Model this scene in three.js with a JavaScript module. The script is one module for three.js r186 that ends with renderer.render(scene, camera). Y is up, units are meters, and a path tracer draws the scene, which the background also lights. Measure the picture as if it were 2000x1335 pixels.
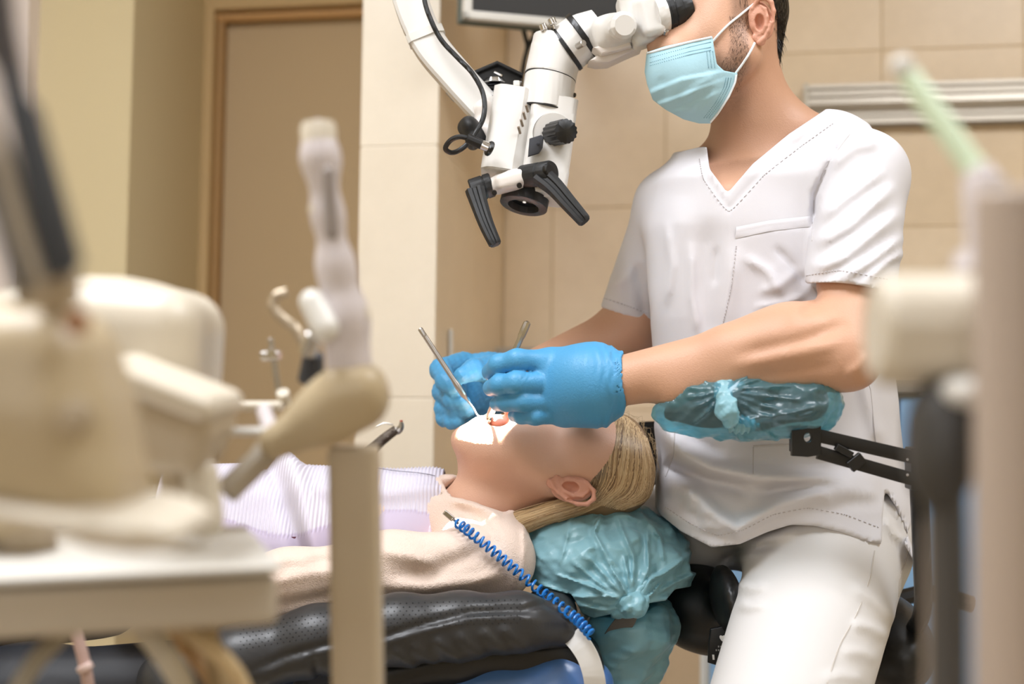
import * as THREE from 'three';
import { RoundedBoxGeometry } from 'three/addons/geometries/RoundedBoxGeometry.js';
import { mergeGeometries, mergeVertices, toCreasedNormals } from 'three/addons/utils/BufferGeometryUtils.js';
import { RectAreaLightUniformsLib } from 'three/addons/lights/RectAreaLightUniformsLib.js';
import { FontLoader } from 'three/addons/loaders/FontLoader.js';
import { TextGeometry } from 'three/addons/geometries/TextGeometry.js';

// ---------------------------------------------------------------- camera, light, exposure
const scene = new THREE.Scene();
scene.background = new THREE.Color(0x0b0a09);
const FOCAL = 2800;                                  // focal length in picture pixels (about a 50 mm lens)
const camera = new THREE.PerspectiveCamera(2 * Math.atan(667.5 / FOCAL) * 180 / Math.PI, 2000 / 1335, 0.05, 40);
camera.rotation.order = 'YXZ';
camera.position.set(0, 0.92, 0);
camera.rotation.set(4 * Math.PI / 180, 10 * Math.PI / 180, 0.012);
camera.focus = 1.83;
camera.userData.fStop = 2.5;
camera.updateMatrixWorld(true);
scene.add(camera);
const renderer = new THREE.WebGLRenderer({ antialias: true });
renderer.toneMapping = THREE.LinearToneMapping;
renderer.toneMappingExposure = 0.55;
renderer.shadowMap.enabled = true;
RectAreaLightUniformsLib.init();
// big soft sources: two ceiling panels and the daylight window behind the photographer
const LAMPS = [
  { name: 'ceiling_panel', at: [-0.95, 2.7, -0.75], size: [0.9, 0.9], power: 40, color: 0xf6f9ff },
  { name: 'ceiling_panel', at: [1.0, 2.7, -1.1], size: [0.9, 0.9], power: 28, color: 0xf6f9ff },
];
const WINDOW = { at: [-0.5, 1.75, 1.9], size: [2.6, 1.5], power: 1.6, color: 0xeef4ff };
const SCOPE_LAMP = 160;

// ---------------------------------------------------------------- helpers
// The survey frame: x to the right, y up, z towards the viewer, metres; M takes it to the room.
const M = camera.matrixWorld.clone();
const V = (px, py, d) => new THREE.Vector3((px - 1000) / FOCAL * d, (667.5 - py) / FOCAL * d, -d);
const m = (px, d = 1.85) => px / FOCAL * d;          // length of px at distance d
const room = (px, py, d) => V(px, py, d).applyMatrix4(M);
let seed = 7;
const rnd = () => { seed = (seed * 1664525 + 1013904223) >>> 0; return seed / 4294967296; };
const rr = (a, b) => a + (b - a) * rnd();
const lerp = (a, b, t) => a + (b - a) * t;
const clamp = (x, a = 0, b = 1) => Math.min(b, Math.max(a, x));
const sstep = (a, b, x) => { const t = clamp((x - a) / (b - a)); return t * t * (3 - 2 * t); };

const names = {};
function numbered(name) { const n = names[name] = (names[name] ?? -1) + 1; return n ? `${name}_${String(n).padStart(3, '0')}` : name; }
function thing(name, label, category, base, group, kind) {
  const o = new THREE.Group(); o.name = numbered(name); scene.add(o);
  const b = base.clone().applyMatrix4(M); o.position.copy(b); o.userData = { label, category };
  if (group) o.userData.group = group;
  if (kind) o.userData.kind = kind;
  o.base = b; return o;
}
// geo lies in the survey frame; it is moved to the room and hung under its thing (or under a part of that thing)
function part(parent, name, geo, mat, label) {
  const g = Array.isArray(geo) ? join(geo) : geo;
  const root = parent.base ? parent : parent.root;
  g.applyMatrix4(M); g.translate(-root.base.x, -root.base.y, -root.base.z);
  if (mat.map || mat.bumpMap || mat.roughnessMap) { if (!g.ownuv) boxUV(g); }
  const o = new THREE.Mesh(g, mat); o.name = name; o.root = root; o.castShadow = o.receiveShadow = true;
  if (label) o.userData.label = label;
  parent.add(o); return o;
}
function join(list) {
  const clean = list.map(g => { const c = g.index ? g.toNonIndexed() : g; for (const k of Object.keys(c.attributes)) if (k !== 'position' && k !== 'normal' && !(k === 'uv' && g.ownuv) && k !== 'color') c.deleteAttribute(k); if (!c.attributes.normal) c.computeVertexNormals(); return c; });
  const j = mergeGeometries(clean); if (list[0].ownuv) j.ownuv = true; return j;
}
// uv in metres along the room's axes, chosen face by face
function boxUV(g) {
  if (g.index) { const n = g.toNonIndexed(); g.index = null; g.attributes = n.attributes; }
  const p = g.attributes.position, uv = new Float32Array(p.count * 2), a = new THREE.Vector3(), b = new THREE.Vector3(), c = new THREE.Vector3();
  for (let i = 0; i < p.count; i += 3) {
    a.fromBufferAttribute(p, i); b.fromBufferAttribute(p, i + 1); c.fromBufferAttribute(p, i + 2);
    const n = b.clone().sub(a).cross(c.clone().sub(a)), x = Math.abs(n.x), y = Math.abs(n.y), z = Math.abs(n.z);
    [a, b, c].forEach((q, k) => { const j = (i + k) * 2; if (x >= y && x >= z) { uv[j] = q.z; uv[j + 1] = q.y; } else if (y >= z) { uv[j] = q.x; uv[j + 1] = q.z; } else { uv[j] = q.x; uv[j + 1] = q.y; } });
  }
  g.setAttribute('uv', new THREE.BufferAttribute(uv, 2)); return g;
}
// ---- signed distance fields and their mesher
const smin = (a, b, k) => { const h = Math.max(k - Math.abs(a - b), 0) / k; return Math.min(a, b) - h * h * k * 0.25; };
const smax = (a, b, k) => -smin(-a, -b, k);
const union = (k, ...f) => (x, y, z) => { let d = f[0](x, y, z); for (let i = 1; i < f.length; i++) d = smin(d, f[i](x, y, z), k); return d; };
const cut = (f, g, k = 0.002) => (x, y, z) => smax(f(x, y, z), -g(x, y, z), k);
const grow = (f, r) => (x, y, z) => f(x, y, z) - r;
function cap(a, b, ra, rb) {                          // tapered capsule
  const bx = b.x - a.x, by = b.y - a.y, bz = b.z - a.z, l2 = bx * bx + by * by + bz * bz;
  return (x, y, z) => { const px = x - a.x, py = y - a.y, pz = z - a.z; const t = clamp((px * bx + py * by + pz * bz) / l2); return Math.hypot(px - bx * t, py - by * t, pz - bz * t) - ra - (rb - ra) * t; };
}
const chain = (k, pts, rs) => union(k, ...pts.slice(1).map((p, i) => cap(pts[i], p, rs[i], rs[i + 1])));
function ell(c, rx, ry, rz, roll = 0, yaw = 0) {      // ellipsoid, turned about the view axis and the vertical
  const cr = Math.cos(roll), sr = Math.sin(roll), cy = Math.cos(yaw), sy = Math.sin(yaw), mr = Math.min(rx, ry, rz);
  return (x, y, z) => { let a = x - c.x, b = y - c.y, e = z - c.z; const a2 = a * cr + b * sr; b = -a * sr + b * cr; a = a2 * cy - e * sy; e = a2 * sy + e * cy; const k0 = Math.hypot(a / rx, b / ry, e / rz), k1 = Math.hypot(a / rx / rx, b / ry / ry, e / rz / rz); return k1 < 1e-9 ? -mr : k0 * (k0 - 1) / k1; };
}
function rbox(c, hx, hy, hz, r, roll = 0, yaw = 0) {
  const cr = Math.cos(roll), sr = Math.sin(roll), cy = Math.cos(yaw), sy = Math.sin(yaw);
  return (x, y, z) => { let a = x - c.x, b = y - c.y, e = z - c.z; const a2 = a * cr + b * sr; b = -a * sr + b * cr; a = a2 * cy - e * sy; e = a2 * sy + e * cy; const qx = Math.abs(a) - hx + r, qy = Math.abs(b) - hy + r, qz = Math.abs(e) - hz + r; return Math.hypot(Math.max(qx, 0), Math.max(qy, 0), Math.max(qz, 0)) + Math.min(Math.max(qx, qy, qz), 0) - r; };
}
// upright stack of rounded sections [py, cx px, half width px, distance, half depth m]
function stack(rows, power = 2.4) {
  const s = rows.map(([py, cx, a, d, b]) => ({ y: V(cx, py, d).y, x: V(cx, py, d).x, a: m(a, d), z: -d, b })).sort((p, q) => p.y - q.y);
  return (x, y, z) => {
    let i = 0; while (i < s.length - 2 && y > s[i + 1].y) i++;
    const p = s[i], q = s[i + 1], t = clamp((y - p.y) / (q.y - p.y)), e = t * t * (3 - 2 * t) * 0.5 + t * 0.5;
    const a = lerp(p.a, q.a, e), b = lerp(p.b, q.b, e), k = Math.pow(Math.pow(Math.abs(x - lerp(p.x, q.x, e)) / a, power) + Math.pow(Math.abs(z - lerp(p.z, q.z, e)) / b, power), 1 / power);
    return Math.max((k - 1) * Math.min(a, b), y - s[s.length - 1].y, s[0].y - y);
  };
}
const toPx = (x, y, z) => [1000 + FOCAL * x / -z, 667.5 - FOCAL * y / -z];
// folds: lines over a cloth, [points], width px, height m; kind 'ridge' swells, 'step' is a lapped edge
function folds(list) {
  const L = list.map(([pts, w, h, kind]) => ({ pts, w, h, kind, x0: Math.min(...pts.map(p => p[0])) - 3 * w, x1: Math.max(...pts.map(p => p[0])) + 3 * w, y0: Math.min(...pts.map(p => p[1])) - 3 * w, y1: Math.max(...pts.map(p => p[1])) + 3 * w }));
  return (x, y, z) => {
    const [X, Y] = toPx(x, y, z); let s = 0;
    for (const f of L) {
      if (X < f.x0 || X > f.x1 || Y < f.y0 || Y > f.y1) continue;
      let best = 1e9, sg = 1, tt = 0; const n = f.pts.length - 1;
      for (let i = 0; i < n; i++) {
        const ax = f.pts[i][0], ay = f.pts[i][1], bx = f.pts[i + 1][0] - ax, by = f.pts[i + 1][1] - ay, t = clamp(((X - ax) * bx + (Y - ay) * by) / (bx * bx + by * by)), dx = X - ax - bx * t, dy = Y - ay - by * t, dd = Math.hypot(dx, dy);
        if (dd < best) { best = dd; sg = bx * dy - by * dx; tt = (i + t) / n; }
      }
      const fade = Math.min(1, Math.min(tt, 1 - tt) * 5 + 0.05);
      if (f.kind === 'step') s += sg > 0 ? f.h * fade * Math.exp(-best / f.w) * (best < 7 ? best / 7 : 1) : 0;
      else s += f.h * fade * Math.exp(-best * best / (f.w * f.w));
    }
    return s;
  };
}
const inPoly = (pts, X, Y) => { let c = false; for (let i = 0, j = pts.length - 1; i < pts.length; j = i++) if ((pts[i][1] > Y) !== (pts[j][1] > Y) && X < (pts[j][0] - pts[i][0]) * (Y - pts[i][1]) / (pts[j][1] - pts[i][1]) + pts[i][0]) c = !c; return c; };
// distance in metres (about) to an outline taken at distance d, negative inside; only nearer than far
function outline(pts, d, far = 1e9) {
  return (x, y, z) => { const [X, Y] = toPx(x, y, z); let best = 1e9; for (let i = 0, j = pts.length - 1; i < pts.length; j = i++) { const ax = pts[j][0], ay = pts[j][1], bx = pts[i][0] - ax, by = pts[i][1] - ay, t = clamp(((X - ax) * bx + (Y - ay) * by) / (bx * bx + by * by)); best = Math.min(best, Math.hypot(X - ax - bx * t, Y - ay - by * t)); } const v = m(inPoly(pts, X, Y) ? -best : best, d); return Math.max(v, -z - far); };
}
// first point of the surface f met on the way from the viewer
function hit(px, py, f, near = 1.2, far = 2.6) {
  const dir = V(px, py, 1); let d = near;
  for (let i = 0; i < 400 && d < far; i++) { const v = f(dir.x * d, dir.y * d, dir.z * d); if (v < 0.0003) return dir.multiplyScalar(d); d += Math.max(0.0004, v * 0.6); }
  return null;
}
function mesh(f, lo, hi, cell, opt = {}) {            // surface nets
  const nx = Math.ceil((hi.x - lo.x) / cell) + 1, ny = Math.ceil((hi.y - lo.y) / cell) + 1, nz = Math.ceil((hi.z - lo.z) / cell) + 1;
  const val = new Float32Array(nx * ny * nz), B = 6, rad = cell * B * 0.87 + (opt.slack ?? 0.012), sx = 1, sy = nx, sz = nx * ny;
  for (let k = 0; k < nz; k += B) for (let j = 0; j < ny; j += B) for (let i = 0; i < nx; i += B) {
    const v = f(lo.x + (i + B / 2) * cell, lo.y + (j + B / 2) * cell, lo.z + (k + B / 2) * cell), far = Math.abs(v) > rad;
    for (let c = k; c < Math.min(nz, k + B); c++) for (let b = j; b < Math.min(ny, j + B); b++) for (let a = i; a < Math.min(nx, i + B); a++) val[a + b * sy + c * sz] = far ? v : f(lo.x + a * cell, lo.y + b * cell, lo.z + c * cell);
  }
  const id = new Int32Array(nx * ny * nz).fill(-1), pos = [], idx = [];
  const E = [[0, 1], [2, 3], [4, 5], [6, 7], [0, 2], [1, 3], [4, 6], [5, 7], [0, 4], [1, 5], [2, 6], [3, 7]], off = [0, 1, sy, sy + 1, sz, sz + 1, sz + sy, sz + sy + 1];
  for (let k = 0; k < nz - 1; k++) for (let j = 0; j < ny - 1; j++) for (let i = 0; i < nx - 1; i++) {
    const o = i + j * sy + k * sz; let mask = 0; for (let c = 0; c < 8; c++) if (val[o + off[c]] < 0) mask |= 1 << c;
    if (mask === 0 || mask === 255) continue;
    let x = 0, y = 0, z = 0, n = 0;
    for (const [p, q] of E) { const a = val[o + off[p]], b = val[o + off[q]]; if ((a < 0) === (b < 0)) continue; const t = a / (a - b); x += lerp(p & 1, q & 1, t); y += lerp(p >> 1 & 1, q >> 1 & 1, t); z += lerp(p >> 2, q >> 2, t); n++; }
    id[o] = pos.length / 3; pos.push(lo.x + (i + x / n) * cell, lo.y + (j + y / n) * cell, lo.z + (k + z / n) * cell);
  }
  const quad = (a, b, c, d, flip) => { if (a < 0 || b < 0 || c < 0 || d < 0) return; if (flip) idx.push(a, c, b, a, d, c); else idx.push(a, b, c, a, c, d); };
  for (let k = 1; k < nz - 1; k++) for (let j = 1; j < ny - 1; j++) for (let i = 1; i < nx - 1; i++) {
    const o = i + j * sy + k * sz, s = val[o] < 0;
    if (s !== (val[o + 1] < 0)) quad(id[o - sy - sz], id[o - sz], id[o], id[o - sy], !s);
    if (s !== (val[o + sy] < 0)) quad(id[o - 1 - sz], id[o - 1], id[o], id[o - sz], !s);
    if (s !== (val[o + sz] < 0)) quad(id[o - 1 - sy], id[o - sy], id[o], id[o - 1], !s);
  }
  const g = new THREE.BufferGeometry(); g.setAttribute('position', new THREE.Float32BufferAttribute(pos, 3)); g.setIndex(idx); g.computeVertexNormals();
  if (opt.color) { const col = new Float32Array(pos.length); for (let i = 0; i < pos.length; i += 3) { const c = opt.color(pos[i], pos[i + 1], pos[i + 2]); col[i] = c[0]; col[i + 1] = c[1]; col[i + 2] = c[2]; } g.setAttribute('color', new THREE.BufferAttribute(col, 3)); }
  return g;
}
const span = (px0, py0, px1, py1, d0, d1) => { const a = [V(px0, py0, d0), V(px1, py0, d0), V(px0, py1, d0), V(px0, py0, d1), V(px1, py1, d1), V(px1, py0, d1), V(px0, py1, d1), V(px1, py1, d0)], b = new THREE.Box3().setFromPoints(a); return [b.min, b.max]; };
// ---- swept, turned and cut solids
function sweep(pts, section, seg = 40, closedEnds = true, up = null) {   // section(t) -> ring of [x, y] about the path
  const curve = pts.getPoint ? pts : new THREE.CatmullRomCurve3(pts, false, 'centripetal'), pos = [], idx = [];
  let n = null, k = 0; const P = [], T = [];
  for (let i = 0; i <= seg; i++) { P.push(curve.getPoint(i / seg)); T.push(curve.getTangent(i / seg)); }
  for (let i = 0; i <= seg; i++) {
    const t = T[i];
    if (!n) { n = (up ? up.clone() : Math.abs(t.y) < 0.9 ? new THREE.Vector3(0, 1, 0) : new THREE.Vector3(1, 0, 0)); }
    n.addScaledVector(t, -n.dot(t)).normalize(); const b = t.clone().cross(n), ring = section(i / seg); k = ring.length;
    for (const [x, y] of ring) pos.push(P[i].x + b.x * x + n.x * y, P[i].y + b.y * x + n.y * y, P[i].z + b.z * x + n.z * y);
  }
  for (let i = 0; i < seg; i++) for (let j = 0; j < k; j++) { const a = i * k + j, b = i * k + (j + 1) % k; idx.push(a, b, a + k, b, b + k, a + k); }
  if (closedEnds) for (const [r, f] of [[0, 1], [seg, 0]]) { const c = pos.length / 3; pos.push(P[r].x, P[r].y, P[r].z); for (let j = 0; j < k; j++) { const a = r * k + j, b = r * k + (j + 1) % k; f ? idx.push(c, b, a) : idx.push(c, a, b); } }
  const g = new THREE.BufferGeometry(); g.setAttribute('position', new THREE.Float32BufferAttribute(pos, 3)); g.setIndex(idx);
  return toCreasedNormals(g, 0.7);
}
const circ = (r, k = 12, ry = r) => Array.from({ length: k }, (_, j) => [Math.cos(j / k * 2 * Math.PI) * r, Math.sin(j / k * 2 * Math.PI) * ry]);
const tube = (pts, r, seg = 32, k = 10) => sweep(pts, t => circ(typeof r === 'function' ? r(t) : r, k), seg);
const rrect = (w, h, r, k = 4) => { const out = []; for (const [cx, cy, a0] of [[w - r, h - r, 0], [-w + r, h - r, 1], [-w + r, -h + r, 2], [w - r, -h + r, 3]]) for (let i = 0; i <= k; i++) { const a = (a0 + i / k) * Math.PI / 2; out.push([cx + Math.cos(a) * r, cy + Math.sin(a) * r]); } return out; };
function turned(a, b, prof, k = 40) {                  // profile [[along 0..1 of a-b, radius m]] turned about a-b
  const l = a.distanceTo(b), g = new THREE.LatheGeometry(prof.map(([t, r]) => new THREE.Vector2(Math.max(r, 1e-5), t * l)), k);
  g.applyQuaternion(new THREE.Quaternion().setFromUnitVectors(new THREE.Vector3(0, 1, 0), b.clone().sub(a).normalize())); g.translate(a.x, a.y, a.z); return toCreasedNormals(g, 0.6);
}
const rod = (a, b, r, r2 = r, e = 0.15) => { const l = a.distanceTo(b), c = Math.min(r, r2) * e / l; return turned(a, b, [[0, 0], [0, r * (1 - e)], [c, r], [1 - c, r2], [1, r2 * (1 - e)], [1, 0]], 28); };
function plate(pts, d, thick, bevel = 0.002, curve = false) {   // outline at distance d, thickness away from the viewer
  const q = pts.map(([x, y]) => { const v = V(x, y, d); return new THREE.Vector2(v.x, v.y); }), sh = curve ? new THREE.Shape(new THREE.SplineCurve([...q, q[0]]).getPoints(q.length * 5)) : new THREE.Shape(q);
  const g = new THREE.ExtrudeGeometry(sh, { depth: Math.max(thick - 2 * bevel, 1e-4), bevelEnabled: true, bevelSize: bevel, bevelOffset: -bevel, bevelThickness: bevel, bevelSegments: 3, curveSegments: 8 });
  g.translate(0, 0, -d - thick + bevel); return toCreasedNormals(g, 0.5);
}
function box(c, w, h, dp, r = 0.003, rot = [0, 0, 0]) { const g = new RoundedBoxGeometry(w, h, dp, 3, Math.min(r, w / 2.01, h / 2.01, dp / 2.01)); g.applyMatrix4(new THREE.Matrix4().makeRotationFromEuler(new THREE.Euler(...rot, 'ZYX'))); g.translate(c.x, c.y, c.z); return g; }
const facing = (c, n) => new THREE.Matrix4().compose(c, new THREE.Quaternion().setFromUnitVectors(new THREE.Vector3(0, 0, 1), n.clone().normalize()), new THREE.Vector3(1, 1, 1));

// ---------------------------------------------------------------- materials
function noiseTex(size, fn, srgb) {
  const data = new Uint8Array(size * size * 4);
  for (let y = 0; y < size; y++) for (let x = 0; x < size; x++) { const c = fn(x / size, y / size, x, y), o = (y * size + x) * 4; if (Array.isArray(c)) { data[o] = c[0]; data[o + 1] = c[1]; data[o + 2] = c[2]; } else data[o] = data[o + 1] = data[o + 2] = c; data[o + 3] = 255; }
  const t = new THREE.DataTexture(data, size, size); t.magFilter = THREE.LinearFilter; t.minFilter = THREE.LinearFilter; t.wrapS = t.wrapT = THREE.RepeatWrapping; if (srgb) t.colorSpace = THREE.SRGBColorSpace; t.needsUpdate = true; return t;
}
const lattice = n => { const a = Array.from({ length: n * n }, rnd); return (u, v) => { const x = u * n, y = v * n, i = Math.floor(x), j = Math.floor(y), f = x - i, g = y - j, s = f * f * (3 - 2 * f), t = g * g * (3 - 2 * g), A = (p, q) => a[((p % n) + n) % n + (((q % n) + n) % n) * n]; return lerp(lerp(A(i, j), A(i + 1, j), s), lerp(A(i, j + 1), A(i + 1, j + 1), s), t); }; };
const L4 = lattice(4), L9 = lattice(9), L23 = lattice(23), L61 = lattice(61), L128 = lattice(128);
const cloudy = (u, v) => 0.35 * L4(u, v) + 0.25 * L9(u, v) + 0.2 * L23(u, v) + 0.12 * L61(u, v) + 0.08 * L128(u, v);
const rep = (t, n) => { const c = t.clone(); c.repeat.set(n, n); c.needsUpdate = true; return c; };
const tGrain = noiseTex(256, (u, v) => 255 * cloudy(u, v));
const tWeave = noiseTex(128, (u, v, x, y) => 120 + 60 * (((x >> 1) + (y >> 1)) % 2) + 60 * L61(u, v));
const tFuzz = noiseTex(256, (u, v) => 255 * (0.5 * L128(u, v) + 0.3 * L61(u, v) + 0.2 * L23(u, v)));
const tSkin = noiseTex(256, (u, v) => 255 * (0.6 * L128(u, v) + 0.4 * L61(u, v)));
const std = (color, roughness = 0.5, o = {}) => new THREE.MeshPhysicalMaterial({ color, roughness, ...o });
const mottled = (rgb, amp) => noiseTex(256, (u, v) => { const n = (cloudy(u, v) - 0.5) * amp; return rgb.map(c => clamp(c + n, 0, 255)); }, true);
const MAT = {
  plaster: std(0xc9ab7c, 0.85, { bumpMap: rep(tGrain, 3), bumpScale: 0.0008 }),
  plasterPale: std(0xd9c9a2, 0.85, { bumpMap: rep(tGrain, 3), bumpScale: 0.0008 }),
  white: std(0xdcd9d2, 0.35), whitePaint: std(0xe6e2da, 0.7),
  scope: std(0xdcd9d4, 0.32, { clearcoat: 0.25, clearcoatRoughness: 0.3 }),
  scopePink: std(0xe2dad3, 0.35),
  black: std(0x101011, 0.38), blackSoft: std(0x141414, 0.6), blackGloss: std(0x0c0d10, 0.16), rubber: std(0x121314, 0.5),
  darkGrey: std(0x34363c, 0.45), grey: std(0x8d8b88, 0.45),
  chrome: std(0xc9c6c2, 0.18, { metalness: 1 }), steel: std(0xb5b0aa, 0.3, { metalness: 1 }), alu: std(0xbdb5a8, 0.38, { metalness: 0.85 }),
  beige: std(0xb8a686, 0.42), beigeDark: std(0xb5a58c, 0.5), cream: std(0xd2c8b6, 0.4), hose: std(0xc2ae8a, 0.5), lilacGrey: std(0xcfc6c6, 0.4),
  cloth: std(0xd6d4d8, 0.82, { bumpMap: rep(tWeave, 28), bumpScale: 0.00012, sheen: 0.3, sheenRoughness: 0.6 }),
  trousers: std(0xd4d1cf, 0.82, { bumpMap: rep(tWeave, 22), bumpScale: 0.00014, sheen: 0.3 }),
  knit: std(0xe2cdbf, 0.95, { bumpMap: rep(tFuzz, 14), bumpScale: 0.0009, sheen: 1.0, sheenRoughness: 0.5, sheenColor: new THREE.Color(0xf6e8de) }),
  skin: std(0xffffff, 0.5, { vertexColors: true, bumpMap: rep(tSkin, 14), bumpScale: 0.00025 }),
  glove: std(0x4a97c6, 0.48, { bumpMap: rep(tSkin, 8), bumpScale: 0.00025, sheen: 0.2 }),
  maskBlue: std(0xa6cdd9, 0.8, { vertexColors: true, bumpMap: rep(tGrain, 16), bumpScale: 0.0004 }),
  maskWhite: std(0xe9eef0, 0.8),
  hairDark: std(0x17110e, 0.42), hairBlond: std(0xffffff, 0.42, { vertexColors: true }),
  blueShell: std(0x4c73ad, 0.3, { clearcoat: 0.4, clearcoatRoughness: 0.25 }), blueCabinet: std(0x86aed6, 0.5),
  cord: std(0x1b76c8, 0.3), bib: std(0xd5d0dc, 0.75, { vertexColors: true }),
  film: std(0x62b6c9, 0.42, { transmission: 0.55, thickness: 0, side: THREE.DoubleSide, bumpMap: rep(tGrain, 12), bumpScale: 0.0012 }),
};
// ---------------------------------------------------------------- the room (room axes: back wall along x)
function structure(name, label, o) { o.name = name; o.userData = { kind: 'structure', label, category: name.split('_')[0] }; o.castShadow = o.receiveShadow = true; scene.add(o); return o; }
const slab = (x0, x1, y0, y1, z0, z1, mat) => { const g = new THREE.BoxGeometry(x1 - x0, y1 - y0, z1 - z0); g.translate((x0 + x1) / 2, (y0 + y1) / 2, (z0 + z1) / 2); return new THREE.Mesh(boxUV(g), mat); };
const X0 = -2.6, X1 = 2.4, ZB = -3.36, ZF = 2.0, H = 2.75;
const tFloor = mottled([176, 160, 138], 26);
structure('floor', 'beige vinyl floor of the treatment room', slab(X0, X1, -0.1, 0, ZB - 0.1, ZF, std(0xffffff, 0.5, { map: rep(tFloor, 2) })));
structure('ceiling', 'white ceiling with two light panels', slab(X0, X1, H, H + 0.1, ZB - 0.1, ZF, MAT.whitePaint));
structure('wall_left', 'cream painted left wall', slab(X0 - 0.1, X0, 0, H, ZB - 0.1, ZF, MAT.plasterPale));
structure('wall_right', 'cream painted right wall', slab(X1, X1 + 0.1, 0, H, ZB - 0.1, ZF, MAT.plasterPale));
{ // front wall with the window opening (behind the photographer)
  const [wx, wy] = WINDOW.at, [ww, wh] = WINDOW.size, z0 = ZF - 0.1 + 0.1, z1 = ZF + 0.1;
  const g = [[X0, wx - ww / 2, 0, H], [wx + ww / 2, X1, 0, H], [wx - ww / 2, wx + ww / 2, 0, wy - wh / 2], [wx - ww / 2, wx + ww / 2, wy + wh / 2, H]].map(([a, b, c, d]) => slab(a, b, c, d, z0, z1, MAT.whitePaint).geometry);
  structure('wall_front', 'cream wall with the daylight window', new THREE.Mesh(join(g.map(q => { q.ownuv = true; return q; })), MAT.plasterPale));
}
// ---- tiled walls: each tile its own piece on a grout backing
const tTile = [mottled([231, 208, 176], 16), mottled([228, 205, 172], 16), mottled([233, 211, 180], 16)].map(t => rep(t, 2.2));
const TILE = tTile.map(t => std(0xffffff, 0.3, { map: t }));
const tTileLight = [mottled([236, 224, 204], 10), mottled([234, 221, 200], 10)].map(t => rep(t, 2.2));
const TILELIGHT = tTileLight.map(t => std(0xffffff, 0.32, { map: t }));
const GROUT = std(0xcbb593, 0.9), GROUTPALE = std(0xf0e6d6, 0.9);
function tiles(parent, axis, a0, a1, at, sign, us, vs, mats) {     // us, vs: joint positions; face at `at`, proud along sign
  for (let i = 0; i < us.length - 1; i++) for (let j = 0; j < vs.length - 1; j++) {
    const g = 0.0014, w = us[i + 1] - us[i] - 2 * g, h = vs[j + 1] - vs[j] - 2 * g, geo = new RoundedBoxGeometry(axis === 'x' ? w : 0.008, h, axis === 'x' ? 0.008 : w, 1, 0.0015);
    const cu = (us[i] + us[i + 1]) / 2, cv = (vs[j] + vs[j + 1]) / 2, t = -sign * 0.0022 + (rnd() - 0.5) * 0.0006;
    geo.translate(axis === 'x' ? cu : at + t, cv, axis === 'x' ? at + t : cu); boxUV(geo);
    const o = new THREE.Mesh(geo, mats[Math.floor(rnd() * mats.length)]); o.name = 'tile'; o.castShadow = o.receiveShadow = true; parent.add(o);
  }
}
const steps = (a, b, first, step) => { const s = [a]; let x = first; while (x - step > a + 0.02) x -= step; for (; x < b - 0.02; x += step) if (x > a + 0.02) s.push(x); s.push(b); return s; };
const onBack = (px, py) => { const d0 = room(px, py, 1), o = camera.position, k = (ZB - o.z) / (d0.z - o.z); return o.clone().lerp(d0, k); };
const onZ = (px, py, z) => { const d0 = room(px, py, 1), o = camera.position, k = (z - o.z) / (d0.z - o.z); return o.clone().lerp(d0, k); };
const XC1 = onBack(985, 500).x, ZC = -2.64, XC0 = onZ(697, 500, ZC).x;
const wallBack = structure('wall_back', 'beige tiled back wall behind the dentist', slab(XC1 - 0.02, X1, 0, H, ZB - 0.1, ZB, GROUT));
const xMid = onBack(1300, 300).x, yA = onBack(1110, 406).y, yB = onBack(1800, 442).y;
tiles(wallBack, 'x', 0, 0, ZB, 1, [XC1, onBack(1079, 450).x, xMid], steps(0, H, yA, 0.48), TILE);
tiles(wallBack, 'x', 0, 0, ZB, 1, steps(xMid, X1, onBack(1722, 60).x, 0.315), steps(0, H, yB, onBack(1700, 99).y - yB), TILE);
const wallMid = structure('wall_partition', 'end of a partition wall clad in pale tiles', slab(XC0 + 0.004, XC1 - 0.004, 0, H, ZB, ZC - 0.004, GROUTPALE));
const rowsC = steps(0, H, onZ(770, 285, ZC).y, onZ(770, 285, ZC).y - onZ(770, 777, ZC).y);
tiles(wallMid, 'x', 0, 0, ZC - 0.004, 1, [XC0, XC1 + 0.001], rowsC, TILELIGHT);
tiles(wallMid, 'z', 0, 0, XC1 - 0.004, 1, [ZB, ZC - 0.38, ZC - 0.006], rowsC, TILE);
// ---- left bay: plain wall, door recess, jutting pale wall
const xd0 = onBack(411, 300).x, yd = onBack(560, 12).y;
const wallBay = structure('wall_bay', 'plain tan wall around the recessed door', slab(onZ(200, 300, ZB).x, xd0, 0, H, ZB - 0.1, ZB, MAT.plaster));
{ const top = slab(xd0, XC0 + 0.05, yd, H, ZB - 0.1, ZB, MAT.plaster); top.name = 'lintel'; top.castShadow = top.receiveShadow = true; wallBay.add(top); }
const door = structure('door_1', 'flush tan door in its recess', slab(xd0, XC0 + 0.05, 0, yd, ZB - 0.1, ZB - 0.055, std(0xc3a982, 0.6, { bumpMap: rep(tGrain, 2), bumpScale: 0.0004 })));
{ const jamb = new THREE.Mesh(boxUV(new RoundedBoxGeometry(0.016, yd, 0.03, 2, 0.004).translate(xd0 + 0.008, yd / 2, ZB - 0.04)), std(0xb08a58, 0.6)); jamb.name = 'door_jamb'; door.add(jamb);
  const head = new THREE.Mesh(new THREE.CylinderGeometry(0.012, 0.012, XC0 + 0.05 - xd0, 14).rotateZ(Math.PI / 2).translate((xd0 + XC0 + 0.05) / 2, yd - 0.014, ZB - 0.03), std(0xc79a63, 0.5)); head.name = 'door_bar'; door.add(head);
  for (const o of [jamb, head]) o.castShadow = o.receiveShadow = true; }
const xj = onZ(253, 300, -2.95).x;
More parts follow.
